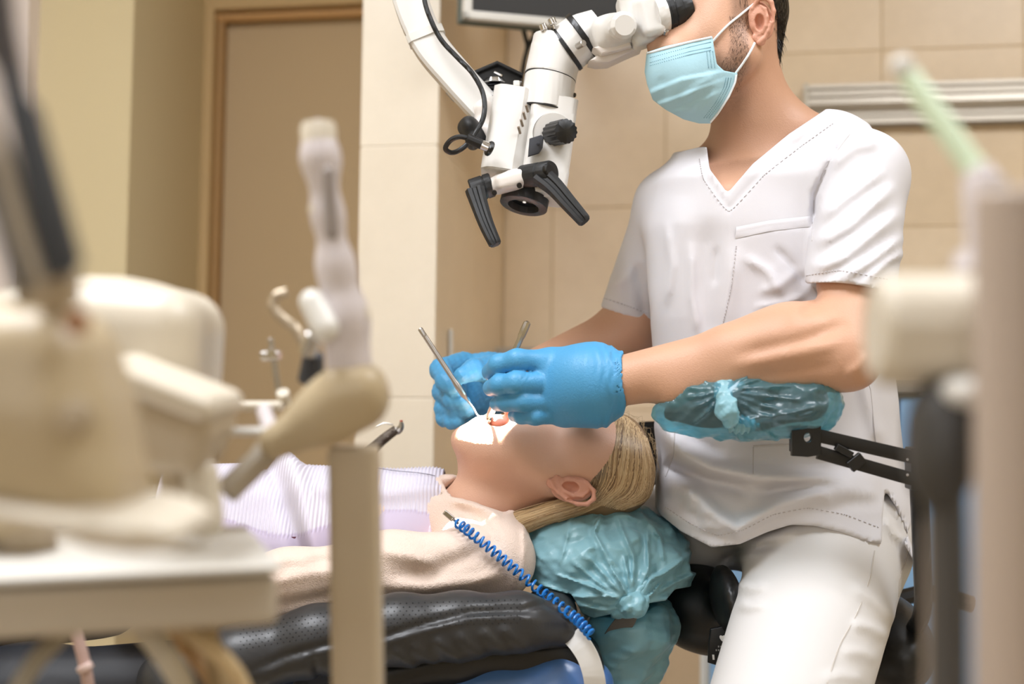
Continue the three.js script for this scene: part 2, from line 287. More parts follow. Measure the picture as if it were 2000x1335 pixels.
structure('wall_jut', 'pale cream wall corner at the far left', slab(onZ(42, 300, -2.95).x, xj, 0, H, ZB, -2.95, MAT.plasterPale));
structure('wall_corner', 'pinkish white door post at the far left edge', slab(X0, onZ(46, 300, -2.9).x, 0, H, ZB, -2.9, std(0xe8dcd6, 0.6)));
// ---- lamps
for (const L of LAMPS) {
  const o = new THREE.Group(); o.name = numbered(L.name); o.position.set(...L.at); scene.add(o);
  o.userData = { label: L.at[0] < 0 ? 'square white ceiling light panel on the left side' : 'square white ceiling light panel above the dentist', category: 'ceiling light', group: 'ceiling light panels' };
  const fr = new THREE.Mesh(new RoundedBoxGeometry(L.size[0] + 0.05, 0.05, L.size[1] + 0.05, 2, 0.01).translate(0, 0.025, 0), MAT.white); fr.name = 'frame'; o.add(fr);
  const df = new THREE.Mesh(new THREE.BoxGeometry(L.size[0], 0.006, L.size[1]).translate(0, -0.002, 0), new THREE.MeshStandardMaterial({ color: 0xffffff, emissive: L.color, emissiveIntensity: 1.5 })); df.name = 'diffuser'; o.add(df);
  const li = new THREE.RectAreaLight(L.color, L.power, ...L.size); li.position.set(L.at[0], L.at[1] - 0.012, L.at[2]); li.lookAt(L.at[0], 0, L.at[2]); scene.add(li);
}
{ const pane = new THREE.Mesh(new THREE.BoxGeometry(WINDOW.size[0], WINDOW.size[1], 0.02), new THREE.MeshStandardMaterial({ color: 0xffffff, emissive: WINDOW.color, emissiveIntensity: 1.5 }));
  pane.position.set(WINDOW.at[0], WINDOW.at[1], ZF + 0.05); structure('window_1', 'bright daylight window behind the photographer', pane);
  const li = new THREE.RectAreaLight(WINDOW.color, WINDOW.power, ...WINDOW.size); li.position.set(WINDOW.at[0], WINDOW.at[1], ZF + 0.03); li.lookAt(WINDOW.at[0], WINDOW.at[1], -5); scene.add(li); }
// ---------------------------------------------------------------- ear: drawn upright with the face to the left, about 42 x 90 px
function ear(c, s, roll) {
  const cr = Math.cos(roll), sr = Math.sin(roll), k = s;
  const Q = (ex, ey, ez) => new THREE.Vector3(ex * k, ey * k, ez * k);   // local mm-like units
  const helix = [[-9, 10, 2], [-6, 17, 5], [2, 27, 8], [12, 29, 10], [20, 22, 11], [22, 10, 11], [19, -4, 10], [13, -16, 8], [7, -25, 6], [0, -30, 5]];
  const f = union(2.2 * k,
    chain(2 * k, helix.map(h => Q(...h)), [2.2, 2.6, 2.9, 3, 3, 3, 2.9, 2.8, 3, 3].map(r => r * k)),
    ell(Q(3, -27, 4), 7 * k, 7.5 * k, 3.4 * k), ell(Q(-3, -22, 3), 6 * k, 6 * k, 3 * k));
  const anti = chain(2 * k, [[5, 20, 7], [11, 14, 9], [13, 3, 9.5], [10, -9, 8.5], [5, -17, 7]].map(h => Q(...h)), [1.6, 2.4, 2.8, 2.8, 2.4].map(r => r * k));
  const tragus = union(2 * k, ell(Q(-6, -6, 3), 4 * k, 6 * k, 3.4 * k), ell(Q(2, -19, 4.5), 4.5 * k, 3 * k, 3 * k));
  const bowl = cut(ell(Q(6, 0, 1), 17 * k, 27 * k, 9 * k, 0.15), ell(Q(2.5, -3, 9), 7 * k, 11 * k, 10 * k), 2 * k);
  const grooves = union(1.5 * k, ell(Q(17, 8, 12), 2.4 * k, 13 * k, 4 * k, 0.12), ell(Q(9, 22, 10), 6 * k, 2 * k, 3.5 * k, -0.5)), all = cut(union(2 * k, f, anti, tragus, bowl), grooves, 1.5 * k);
  return (x, y, z) => { const a = x - c.x, b = y - c.y; return all(a * cr + b * sr, -a * sr + b * cr, z - c.z); };
}
const mm = 0.001;
const SKINM = [0.60, 0.335, 0.215], STUB = [0.30, 0.17, 0.11];
const mix3 = (a, b, t) => a.map((v, i) => lerp(v, b[i], t));

// ---------------------------------------------------------------- the dentist
const dentist = thing('person', 'man in white short-sleeved scrubs, blue face mask and gloves, bent to the eyepieces', 'person', V(1560, 1900, 1.95).setY(V(1560, 1900, 1.95).y), null);
const dm = (px, d) => m(px, d);
// bones and masses
const armL = { sh: V(1688, 335, 1.84), el: V(1650, 690, 1.72), wr: V(1212, 744, 1.78) };
const armR = { sh: V(1305, 400, 2.03), el: V(1226, 650, 2.10), wr: V(1010, 735, 2.03) };
const skullF = union(0.03, ell(V(1440, -20, 1.91), m(92), m(120), 0.076), ell(V(1400, 75, 1.90), m(86), m(100), 0.066), ell(V(1322, 110, 1.885), m(42), m(50), 0.045), cap(V(1452, 110, 1.85), V(1352, 188, 1.88), m(34), m(40)), cap(V(1440, 110, 1.96), V(1352, 188, 1.90), m(34), m(36)), cap(V(1338, 15, 1.885), V(1285, 86, 1.88), m(14), m(18)));
const neckF = union(0.035, cap(V(1448, 100, 1.92), V(1480, 300, 1.955), m(68), m(92)), cap(V(1490, 235, 1.96), V(1640, 300, 1.90), m(60), m(55)), cap(V(1470, 290, 1.97), V(1340, 360, 2.02), m(60), m(50)));
const chestF = stack([[335, 1490, 175, 1.965, 0.075], [380, 1495, 205, 1.955, 0.095], [450, 1500, 215, 1.955, 0.1], [560, 1498, 205, 1.96, 0.09], [640, 1505, 205, 1.95, 0.09]]);
const upArmL = cap(V(1678, 345, 1.84), armL.el, m(68, 1.84), m(64, 1.72)), foreL = union(0.035, cap(armL.el, V(1540, 678, 1.73), m(54, 1.72), m(69, 1.73)), cap(V(1540, 678, 1.73), armL.wr, m(69, 1.73), m(49, 1.78)), ell(V(1668, 715, 1.715), m(30), m(28), 0.02), cap(V(1612, 640, 1.74), V(1440, 690, 1.74), m(48, 1.74), m(44, 1.74)), cap(V(1600, 720, 1.72), V(1330, 765, 1.75), m(26, 1.73), m(30, 1.75)));
const armFold = folds([[[[1660, 632], [1570, 662], [1430, 694]], 13, -0.0035], [[[1650, 668], [1560, 690], [1420, 716]], 13, 0.003], [[[1640, 712], [1560, 722], [1460, 738]], 12, -0.002], [[[1698, 690], [1680, 716], [1650, 738]], 12, 0.004], [[[1600, 560], [1590, 600], [1560, 612]], 9, -0.003]]);
const armBase = union(0.022, upArmL, foreL), armLF = (x, y, z) => armBase(x, y, z) - armFold(x, y, z);
const armRF = union(0.03, cap(armR.sh, armR.el, m(46, 2.03), m(48, 2.1)), cap(armR.el, armR.wr, m(58, 2.1), m(36, 2.03)), ell(V(1215, 655, 2.08), m(46), m(38), 0.036));
// hands: chains of joints [px, py, d, radius px]
const finger = js => chain(0.006, js.map(([x, y, d]) => V(x, y, d)), js.map(([, , d, r]) => m(r, d)));
const handL = union(0.012,
  union(0.03, cap(V(1212, 744, 1.78), V(1150, 748, 1.80), m(50, 1.78), m(62, 1.8)), cap(V(1150, 726, 1.80), V(1078, 708, 1.812), m(50), m(27)), cap(V(1150, 748, 1.795), V(1074, 748, 1.803), m(54), m(27)), cap(V(1150, 770, 1.80), V(1082, 784, 1.803), m(48), m(25)), cap(V(1150, 775, 1.81), V(1100, 806, 1.812), m(50), m(22))),
  finger([[1078, 708, 1.812, 25], [1010, 703, 1.79, 21.5], [974, 712, 1.80, 19.5], [957, 726, 1.82, 16.5]]));
const fingersL = [
  finger([[1074, 748, 1.802, 25], [1008, 747, 1.778, 21.5], [976, 751, 1.79, 19.5], [959, 757, 1.81, 16.5]]),
  finger([[1082, 786, 1.802, 23], [1020, 784, 1.783, 19], [988, 785, 1.797, 17.5], [971, 788, 1.815, 15]]),
  finger([[1100, 808, 1.81, 20], [1045, 813, 1.79, 16], [1018, 812, 1.80, 14.5], [1004, 811, 1.815, 12.5]]),
  finger([[1150, 730, 1.83, 34], [1080, 735, 1.87, 26], [1020, 742, 1.885, 20], [985, 750, 1.885, 16]])];
const handLF = (x, y, z) => { let d = handL(x, y, z); for (const f of fingersL) d = smin(d, f(x, y, z), 0.0022); return d; };
const handR = union(0.02, cap(V(1010, 735, 2.03), V(960, 740, 2.04), m(40, 2.03), m(50, 2.04)), cap(V(960, 735, 2.045), V(905, 715, 2.035), m(44), m(26)), cap(V(960, 750, 2.045), V(905, 750, 2.045), m(44), m(26)), cap(V(960, 765, 2.045), V(908, 785, 2.045), m(42), m(24)), cap(V(965, 770, 2.05), V(912, 806, 2.045), m(34), m(20)));
const fingersR = [
  finger([[905, 712, 2.035, 26], [862, 722, 1.995, 22], [870, 744, 1.955, 19], [886, 757, 1.94, 16]]),
  finger([[905, 750, 2.045, 24], [866, 764, 2.00, 21], [884, 780, 1.955, 18], [905, 786, 1.942, 15]]),
  finger([[908, 785, 2.045, 22], [868, 796, 2.00, 19], [895, 803, 1.96, 16], [915, 803, 1.945, 13.5]]),
  finger([[912, 806, 2.045, 20], [868, 816, 2.00, 16], [882, 823, 1.97, 14], [896, 824, 1.955, 12]]),
  finger([[985, 738, 2.02, 34], [958, 722, 1.99, 28], [925, 722, 1.95, 21], [903, 733, 1.937, 17]])];
const handRF = (x, y, z) => { let d = handR(x, y, z); for (const f of fingersR) d = smin(d, f(x, y, z), 0.0035); return d; };
const wristL = V(1196, 747, 1.782), wristR = V(1000, 735, 2.03);
{
  const body = (x, y, z) => { let d = smin(skullF(x, y, z), neckF(x, y, z), 0.03); d = smin(d, chestF(x, y, z), 0.05); return d; };
  const arms = (x, y, z) => Math.min(armLF(x, y, z), armRF(x, y, z));
  const tint = (x, y, z) => {
    const [X, Y] = toPx(x, y, z);
    let c = SKINM.slice();
    const jaw = Math.min(1, sstep(1475, 1440, X) * sstep(-10, 60, Y)) * sstep(255, 190, Y) * sstep(1330, 1372, X);   // stubble along sideburn, jaw and chin
    const edge = sstep(0, 40, Math.hypot(Math.max(0, 1405 - X), Math.max(0, Y - 175)));
    const side = sstep(1418, 1440, X) * sstep(1470, 1452, X) * sstep(165, 120, Y);
    const low = sstep(95, 130, Y) * sstep(250, 185, Y) * sstep(1475, 1440, X);
    const spk = 0.75 + 0.5 * Math.abs(Math.sin(X * 12.9898 + Y * 78.233 + z * 900) * 43758.5453 % 1);
    if (z > -1.97) c = mix3(c, STUB, clamp((0.9 * side + 0.6 * low) * spk, 0, 0.75));
    const arm = 0.5 + 0.5 * Math.sin(x * 60 + y * 43) * Math.sin(y * 71 - z * 50); return c.map((v, i) => v * (0.97 + 0.06 * arm * (i ? 1 : 0.6)));
  };
  const [a, b] = span(1240, -110, 1650, 400, 1.76, 2.08), [c, d] = span(1180, 530, 1740, 830, 1.62, 1.9), [e, f] = span(930, 540, 1300, 760, 1.9, 2.2), [t0, t1] = span(1240, 300, 1760, 1020, 1.75, 2.12);
  const E = ear(V(1478, 42, 1.838), m(1.43, 1.838), 0.08), [g, h] = span(1430, -20, 1535, 110, 1.79, 1.9);
  part(dentist, 'body', [
    mesh(body, a, b, 0.0034, { color: tint }), mesh(E, g, h, 0.0011, { color: () => [0.63, 0.31, 0.21] }), mesh(armLF, c, d, 0.0034, { color: tint }), mesh(armRF, e, f, 0.005, { color: tint }),
    mesh(grow(handLF, -0.0016), ...span(920, 650, 1260, 850, 1.7, 1.95), 0.004, { color: () => SKINM }), mesh(grow(handRF, -0.0016), ...span(810, 660, 1060, 850, 1.9, 2.12), 0.004, { color: () => SKINM }),
    mesh(chestF, t0, t1, 0.012, { color: () => SKINM })], MAT.skin);
  // gloves with rolled wrinkled cuffs
  const cuffL = (x, y, z) => { const q = V(1212, 744, 1.78); let dd = handLF(x, y, z) ; const [X, Y] = toPx(x, y, z); const w = sstep(1150, 1178, X); const rip = w * (0.0009 * Math.sin(X * 0.36 + Math.sin(Y * 0.06) * 2.6 + Math.sin(Y * 0.021) * 3) * (0.5 + 0.5 * Math.sin(Y * 0.045 + 1)) + 0.0012 * Math.exp(-Math.pow((X - 1190 - 6 * Math.sin(Y * 0.05)) / 4, 2)) + 0.001 + 0.0022 * sstep(1206, 1216, X)); const crease = 0.0009 * (Math.exp(-Math.pow((X - 1036 - (Y - 715) * -0.6) / 3, 2)) + Math.exp(-Math.pow((X - 1046 - (Y - 715) * -0.6) / 3, 2))) * sstep(712, 722, Y) * sstep(748, 735, Y); dd -= rip - crease; return smax(dd, (X - 1220 - 3 * Math.sin(Y * 0.09)) * 0.00064, 0.0015); };
  const armCut = grow(foreL, 0.0006);
  const gl = mesh((x, y, z) => { const [X] = toPx(x, y, z); const v = cuffL(x, y, z); return X > 1190 ? smax(v, -armCut(x, y, z), 0.001) : v; }, ...span(920, 650, 1250, 850, 1.68, 1.96), 0.0019);
  part(dentist, 'glove', gl, MAT.glove, 'blue nitrile glove on the near hand');
  part(dentist, 'glove', mesh((x, y, z) => { const [X, Y] = toPx(x, y, z); return handRF(x, y, z) + 0.0006 * Math.sin(X * 0.5 + Y * 0.2) * Math.sin(Y * 0.45); }, ...span(810, 660, 1040, 850, 1.88, 2.13), 0.0022), MAT.glove, 'blue nitrile glove on the far hand');
  console.log('dentist skin done');
}
// ---- scrub top
const shirtBase = union(0.05,
  stack([[300, 1490, 165, 1.955, 0.1], [360, 1495, 215, 1.95, 0.118], [450, 1500, 238, 1.95, 0.125], [560, 1498, 232, 1.95, 0.126], [680, 1505, 229, 1.95, 0.128], [800, 1515, 232, 1.95, 0.132], [900, 1520, 236, 1.95, 0.138], [980, 1528, 246, 1.945, 0.16], [1110, 1548, 262, 1.94, 0.185]]),
  cap(V(1520, 315, 1.95), V(1684, 345, 1.84), m(92), m(86, 1.84)), cap(V(1450, 345, 1.97), V(1312, 405, 2.03), m(72), m(70, 2.03)), cap(V(1550, 285, 1.95), V(1625, 285, 1.90), m(66), m(62)));
const sleeveL = cap(V(1684, 345, 1.84), V(1656, 600, 1.755), m(86, 1.84), m(90, 1.76)), sleeveR = cap(V(1312, 405, 2.03), V(1219, 640, 2.1), m(70, 2.03), m(57, 2.1));
const FOLDS = folds([
  // near sleeve
  [[[1600, 430], [1660, 380], [1730, 330]], 13, 0.007], [[[1590, 480], [1660, 440], [1750, 360]], 13, 0.009], [[[1580, 530], [1650, 500], [1765, 410]], 14, 0.010], [[[1640, 545], [1700, 510], [1768, 460]], 11, 0.008], [[[1610, 330], [1670, 285], [1720, 275]], 14, 0.006], [[[1690, 550], [1735, 510], [1770, 490]], 8, 0.006],
  [[[1586, 460], [1592, 380], [1625, 310], [1655, 265]], 7, -0.009],
  // far sleeve
  [[[1236, 500], [1250, 560], [1262, 630]], 10, -0.006], [[[1195, 560], [1225, 540], [1250, 500]], 12, 0.004],
  // chest drapes
  [[[1325, 380], [1318, 520], [1330, 680]], 32, 0.0035], [[[1385, 420], [1380, 560], [1400, 690]], 26, -0.005], [[[1440, 480], [1420, 600], [1410, 690]], 16, 0.004], [[[1500, 520], [1540, 580], [1560, 600]], 22, 0.003], [[[1480, 570], [1520, 560], [1570, 520]], 10, 0.003],
  // waist and skirt folds
  [[[1282, 815], [1330, 880], [1390, 915], [1480, 930], [1580, 935], [1720, 925]], 17, 0.024], [[[1295, 905], [1340, 925], [1420, 945], [1470, 958]], 16, -0.014], [[[1300, 945], [1350, 960], [1400, 1010], [1440, 1032], [1520, 985], [1620, 955], [1722, 940]], 16, 0.022], [[[1345, 955], [1352, 1000]], 9, 0.010], [[[1365, 985], [1380, 1025], [1420, 1040]], 10, 0.009], [[[1470, 965], [1560, 950], [1640, 948]], 12, -0.009],
  [[[1285, 990], [1330, 1010], [1390, 1040]], 12, 0.006], [[[1590, 985], [1660, 965], [1722, 960]], 15, 0.008], [[[1560, 860], [1620, 890], [1700, 900]], 16, 0.005], [[[1680, 730], [1700, 800], [1720, 870]], 14, 0.006],
  [[[1300, 430], [1312, 520], [1300, 600]], 9, 0.004], [[[1350, 470], [1352, 580], [1365, 660]], 8, 0.0045], [[[1400, 480], [1395, 560]], 7, -0.003], [[[1450, 500], [1500, 530], [1530, 580]], 9, 0.004], [[[1510, 480], [1550, 520], [1575, 560]], 8, -0.004], [[[1290, 720], [1300, 790], [1340, 840]], 12, 0.006], [[[1330, 810], [1360, 860], [1420, 890]], 10, -0.006], [[[1470, 600], [1530, 592], [1575, 575]], 7, 0.003],
  // pockets and hems: lapped edges
  [[[1436, 460], [1500, 445], [1588, 440]], 60, 0.0018, 'step'], [[[1408, 634], [1428, 560], [1440, 462]], 30, 0.0015], 
]);
{
  const hem = [[1262, 960], [1290, 1005], [1330, 1037], [1390, 1068], [1445, 1062], [1500, 1038], [1545, 1024], [1590, 1026], [1640, 1038], [1690, 1056], [1722, 1062], [1724, 1010], [1728, 955], [1750, 990], [1775, 1050], [1800, 1115], [1786, 1098], [1765, 1060], [1900, 700], [1900, -200], [1000, -200], [1000, 700]];
  const keep = outline(hem, 1.85);
  const vee = outline([[1378, 270], [1386, 330], [1421, 377], [1470, 320], [1540, 262], [1612, 214], [1560, 60], [1400, 60]], 1.85, 1.985);
  const band = folds([[[[1374, 290], [1380, 345], [1424, 408], [1490, 335], [1560, 278], [1625, 232]], 5, -0.0016]]);
  const hemL = (x, y, z) => { const [X, Y] = toPx(x, y, z); return m(Y - (552 + Math.pow((X - 1630) / 92, 2) * 12 + (X - 1640) * 0.04), 1.8); };
  const hemR = (x, y, z) => { const [X, Y] = toPx(x, y, z); return m((Y - (598 + (X - 1168) * 0.34)), 2.1) * 0.95; };
  const sL = grow(cut(sleeveL, grow(armLF, 0.0045), 0.003), 0), sR = cut(sleeveR, grow(armRF, 0.0045), 0.003);
  const neckHole = grow(neckF, 0.003);
  const torso = (x, y, z) => {
    const fo = FOLDS(x, y, z) + band(x, y, z), t = shirtBase(x, y, z) - fo;
    let d = Math.max(t, keep(x, y, z)); d = Math.max(d, -vee(x, y, z)); d = Math.max(d, -neckHole(x, y, z));
    const hl = hemL(x, y, z), hr = hemR(x, y, z); let l = Math.max(sleeveL(x, y, z) - fo, hl), r = Math.max(sleeveR(x, y, z) - fo, hr);
    const [X, Y] = toPx(x, y, z); const body = Y > 480 && Y < 760 ? d : d;
    return Math.min(smin(body, l, 0.018), smin(body, r, 0.014));
  };
  const [a, b] = span(1150, 195, 1815, 1125, 1.68, 2.16);
  const shirt = part(dentist, 'scrub_top', mesh(torso, a, b, 0.0036, { slack: 0.03 }), MAT.cloth, 'white V-neck scrub top');
  const surf = (x, y, z) => torso(x, y, z);
  // stitched pocket flap, hem bands and seams as thin raised cloth and thread
  const onCloth = (pts, lift = 0.0006) => pts.map(([X, Y]) => { const p = hit(X, Y, surf, 1.5, 2.3); return p ? p.multiplyScalar(1 - lift / 1.85) : V(X, Y, 1.83); });
  const dense = (pts, n) => { const c = new THREE.CatmullRomCurve3(pts.map(([x, y]) => new THREE.Vector3(x, y, 0)), false, 'catmullrom', 0.2); return c.getPoints(n).map(p => [p.x, p.y]); };
  const strip = (A, B, n, lift, thick) => { // cloth band between two lines, laid on the top
    const a = onCloth(dense(A, n), lift), b = onCloth(dense(B, n), lift), pos = [], idx = [], w = 5;
    for (const back of [0, 1]) for (let i = 0; i <= n; i++) for (let j = 0; j <= w; j++) { const pa = dense(A, n)[i], pb = dense(B, n)[i], q = hit(lerp(pa[0], pb[0], j / w), lerp(pa[1], pb[1], j / w), surf, 1.5, 2.3) || a[i].clone().lerp(b[i], j / w), s = 1 - (lift + (j === 0 || j === w ? -0.4 : 1) * thick - back * 2.5 * thick) / 1.85; pos.push(q.x * s, q.y * s, q.z * s); }
    const off = (n + 1) * (w + 1); for (const bk of [0, 1]) for (let i = 0; i < n; i++) for (let j = 0; j < w; j++) { const o = bk * off + i * (w + 1) + j, p = o + w + 1; idx.push(o, p, o + 1, o + 1, p, p + 1); }
    const g = new THREE.BufferGeometry(); g.setAttribute('position', new THREE.Float32BufferAttribute(pos, 3)); g.setIndex(idx); g.computeVertexNormals(); return g; };
  const pocket = part(shirt, 'chest_pocket', strip([[1438, 443], [1505, 430], [1587, 421]], [[1436, 466], [1505, 451], [1586, 442]], 26, 0.0008, 0.0009), MAT.cloth, 'folded edge of the chest pocket');
  const thread = std(0xc2bdbf, 0.9), seam = std(0xc4bfbf, 0.9);
  const stitch = (pts, n, r = 0.0007, mat = thread, name = 'stitching') => { const q = onCloth(dense(pts, n), 0.0004); const gs = []; for (let i = 0; i + 1 < q.length; i += 2) gs.push(tube([q[i], q[i + 1]], r, 1, 5)); return part(shirt, name, gs, mat); };
  stitch([[1440, 452], [1505, 439], [1586, 431]], 60); stitch([[1438, 480], [1428, 560], [1412, 630]], 50); stitch([[1410, 632], [1470, 632], [1540, 622], [1580, 600]], 50);
  stitch([[1366, 310], [1374, 350], [1424, 412], [1492, 342], [1565, 285], [1628, 240]], 110);
  stitch([[1574, 538], [1640, 528], [1735, 545]], 50); stitch([[1180, 582], [1225, 597], [1264, 612]], 30);
  stitch([[1300, 990], [1345, 1020], [1400, 1045], [1450, 1035], [1510, 1005], [1580, 992], [1650, 1004], [1718, 1030]], 120);
  const seamLine = (pts, n = 24, r = 0.0007) => part(shirt, 'seam', tube(onCloth(dense(pts, n), 0.0001), r, n * 2, 6), seam);
  seamLine([[1586, 470], [1590, 390], [1610, 330], [1660, 262]]); seamLine([[1676, 700], [1700, 760], [1707, 830], [1712, 880]]); seamLine([[1318, 840], [1315, 890], [1300, 930]], 14); seamLine([[1471, 872], [1471, 925]], 8); seamLine([[1471, 870], [1540, 866], [1620, 862]], 12);
  console.log('scrub top done');
}
// ---- trousers
{
  const legs = union(0.06, ell(V(1590, 1010, 1.965), m(185), m(130), 0.14), cap(V(1622, 1075, 1.90), V(1515, 1440, 1.66), m(148, 1.9), m(150, 1.66)), cap(V(1520, 1010, 2.02), V(1330, 1028, 2.03), m(95), m(80)), cap(V(1330, 1028, 2.03), V(1200, 1050, 2.06), m(80), m(70)));
  const fo = folds([[[[1440, 1090], [1500, 1050], [1560, 1035]], 12, 0.008], [[[1400, 1100], [1450, 1075], [1520, 1060]], 9, -0.008], [[[1438, 1140], [1470, 1150], [1500, 1145]], 9, 0.004], [[[1440, 1180], [1465, 1185], [1500, 1180]], 9, 0.004], [[[1660, 1140], [1710, 1175], [1748, 1215]], 12, 0.004], [[[1660, 1215], [1700, 1225], [1735, 1245]], 11, 0.004], [[[1640, 1270], [1690, 1275], [1715, 1290]], 12, 0.003], [[[1735, 970], [1760, 1010], [1780, 1070]], 9, 0.006], [[[1725, 1010], [1745, 1040], [1790, 1080]], 8, 0.005], [[[1600, 1325], [1650, 1318], [1690, 1330]], 12, 0.003]]);
  const f = (x, y, z) => Math.max(legs(x, y, z) - fo(x, y, z), -z - 2.3);
  const t = part(dentist, 'trousers', mesh(f, ...span(1230, 900, 1830, 1500, 1.5, 2.2), 0.0042, { slack: 0.03 }), MAT.trousers, 'white trousers');
  const line = (pts, r) => tube(new THREE.CatmullRomCurve3(pts.map(([X, Y]) => { const p = hit(X, Y, f, 1.3, 2.4); return p ?? V(X, Y, 1.8); })), r, 50, 6);
  part(t, 'seam', line([[1708, 1075], [1698, 1130], [1672, 1200], [1640, 1260], [1615, 1334]], 0.0009), std(0xc3bcb4, 0.9)); part(t, 'seam', line([[1775, 1055], [1770, 1090], [1757, 1130], [1755, 1165]], 0.0009), std(0xb9b0a6, 0.9));
  // lower legs and shoes rest on the floor below the picture
  const knee = V(1515, 1440, 1.66), shin = [];
  const floorY = y => y; const down = (p, h) => { const w = p.clone().applyMatrix4(M); w.y = h; return w.applyMatrix4(M.clone().invert()); };
  const foot = down(knee, 0.09), foot2 = down(V(1210, 1500, 2.12), 0.09);
  part(dentist, 'trouser_leg', [tube([knee, knee.clone().lerp(foot, 0.5), foot], tt => 0.085 - 0.035 * tt, 16, 16)], MAT.trousers); part(dentist, 'trouser_leg', [tube([V(1205, 1055, 2.07), V(1208, 1250, 2.1), foot2], tt => 0.055 - 0.01 * tt, 16, 16)], MAT.trousers);
  for (const p of [foot, foot2]) { const w = down(p, 0.045); part(dentist, 'shoe', mesh(union(0.03, ell(w.clone().add(new THREE.Vector3(-0.06, 0, 0.05)), 0.12, 0.044, 0.05), ell(w, 0.06, 0.044, 0.05)), w.clone().addScalar(-0.25), w.clone().addScalar(0.25), 0.012), MAT.white); }
}
// ---- hair
{
  const shell = cut(ell(V(1432, -25, 1.915), m(108), m(130), 0.083), outline([[1250, -300], [1250, 40], [1330, -40], [1415, -30], [1427, 18], [1450, 45], [1462, -4], [1500, -6], [1516, 40], [1506, 120], [1500, 150], [1540, 150], [1540, 300], [1200, 300]], 1.85), 0.003);
  const nape = union(0.02, ell(V(1432, -25, 1.915), m(108), m(130), 0.083), cap(V(1512, 30, 1.915), V(1508, 120, 1.92), m(24), m(16)));
  const clip = outline([[1250, -300], [1250, -60], [1330, -50], [1415, -30], [1424, 20], [1436, 42], [1452, 40], [1462, 2], [1480, -8], [1505, -6], [1518, 30], [1512, 80], [1503, 110], [1502, 135], [1510, 160], [1560, 160], [1600, -300]], 1.85);
  const f = (x, y, z) => Math.max(nape(x, y, z) - 0.0016 * Math.abs(Math.sin(z * 420 + x * 160 + Math.sin(y * 90) * 1.5)), clip(x, y, z));
  const gs = [mesh(f, ...span(1290, -130, 1560, 170, 1.78, 2.02), 0.0026)];
  for (let i = 0; i < 420; i++) { // short strands at the nape, the sideburn and over the ear
    const w = rnd(), P = w < 0.5 ? [rr(1496, 1536), rr(60, 140)] : w < 0.8 ? [rr(1424, 1462), rr(-6, 42)] : [rr(1503, 1534), rr(-5, 60)], p = hit(P[0], P[1], nape, 1.6, 2.1); if (!p) continue;
    const l = rr(9, 17) * mm, dir = new THREE.Vector3(w < 0.5 ? 0.25 + rr(-0.2, 0.25) : 0.1, -1, rr(-0.1, 0.3)).normalize(); const q = p.clone().multiplyScalar(0.9995), e = q.clone().addScaledVector(dir, l);
    gs.push(tube([q, q.clone().lerp(e, 0.5).add(new THREE.Vector3(0.0008, 0, 0.0006)), e], t => 0.00035 * (1.1 - t), 3, 4));
  }
  part(dentist, 'hair', gs, MAT.hairDark, 'short black hair');
  const beard = []; const skin = union(0.03, skullF, neckF);
  for (let i = 0; i < 1300; i++) { const X = rr(1395, 1462), Y = rr(30, 178); const keep = X > 1425 + (Y > 95 ? -(Y - 95) * 0.55 : 0) && X < 1466 - Math.max(0, Y - 95) * 0.25; if (!keep) continue; const p = hit(X, Y, skin, 1.6, 2.1); if (!p) continue; const l = rr(1.6, 3.6) * mm, e = p.clone().add(new THREE.Vector3(-0.25 + rr(-0.3, 0.3), -1, 0.3).normalize().multiplyScalar(l)); beard.push(tube([p, e], 0.0001, 1, 4)); }
  part(dentist, 'beard', beard, std(0x3a261a, 0.6), 'short brown stubble');
  // brow and lashes beside the eyepiece
  const brow = []; for (let i = 0; i < 60; i++) { const t = rnd(), p = hit(1300 + 75 * t, -22 + 10 * Math.abs(t - 0.4) + rr(-5, 5), skin, 1.6, 2.1); if (p) brow.push(tube([p, p.clone().add(new THREE.Vector3(0.007, -0.002, 0.001))], 0.0003, 1, 4)); } if (brow.length) part(dentist, 'eyebrow', brow, MAT.hairDark);
  const eye = hit(1332, 8, skin, 1.6, 2.1); if (eye) { const eg = part(dentist, 'eye', turned(eye.clone().add(new THREE.Vector3(0.004, 0, -0.008)), eye.clone().add(new THREE.Vector3(-0.009, 0, 0.003)), [[0, 0], [0.2, 0.008], [0.5, 0.011], [0.8, 0.009], [1, 0]], 20), std(0xe9e2da, 0.2)); part(eg, 'iris', turned(eye.clone().add(new THREE.Vector3(-0.0085, 0, 0.0015)), eye.clone().add(new THREE.Vector3(-0.0105, 0, 0.003)), [[0, 0.005], [1, 0]], 16), std(0x3b2414, 0.15)); }
}
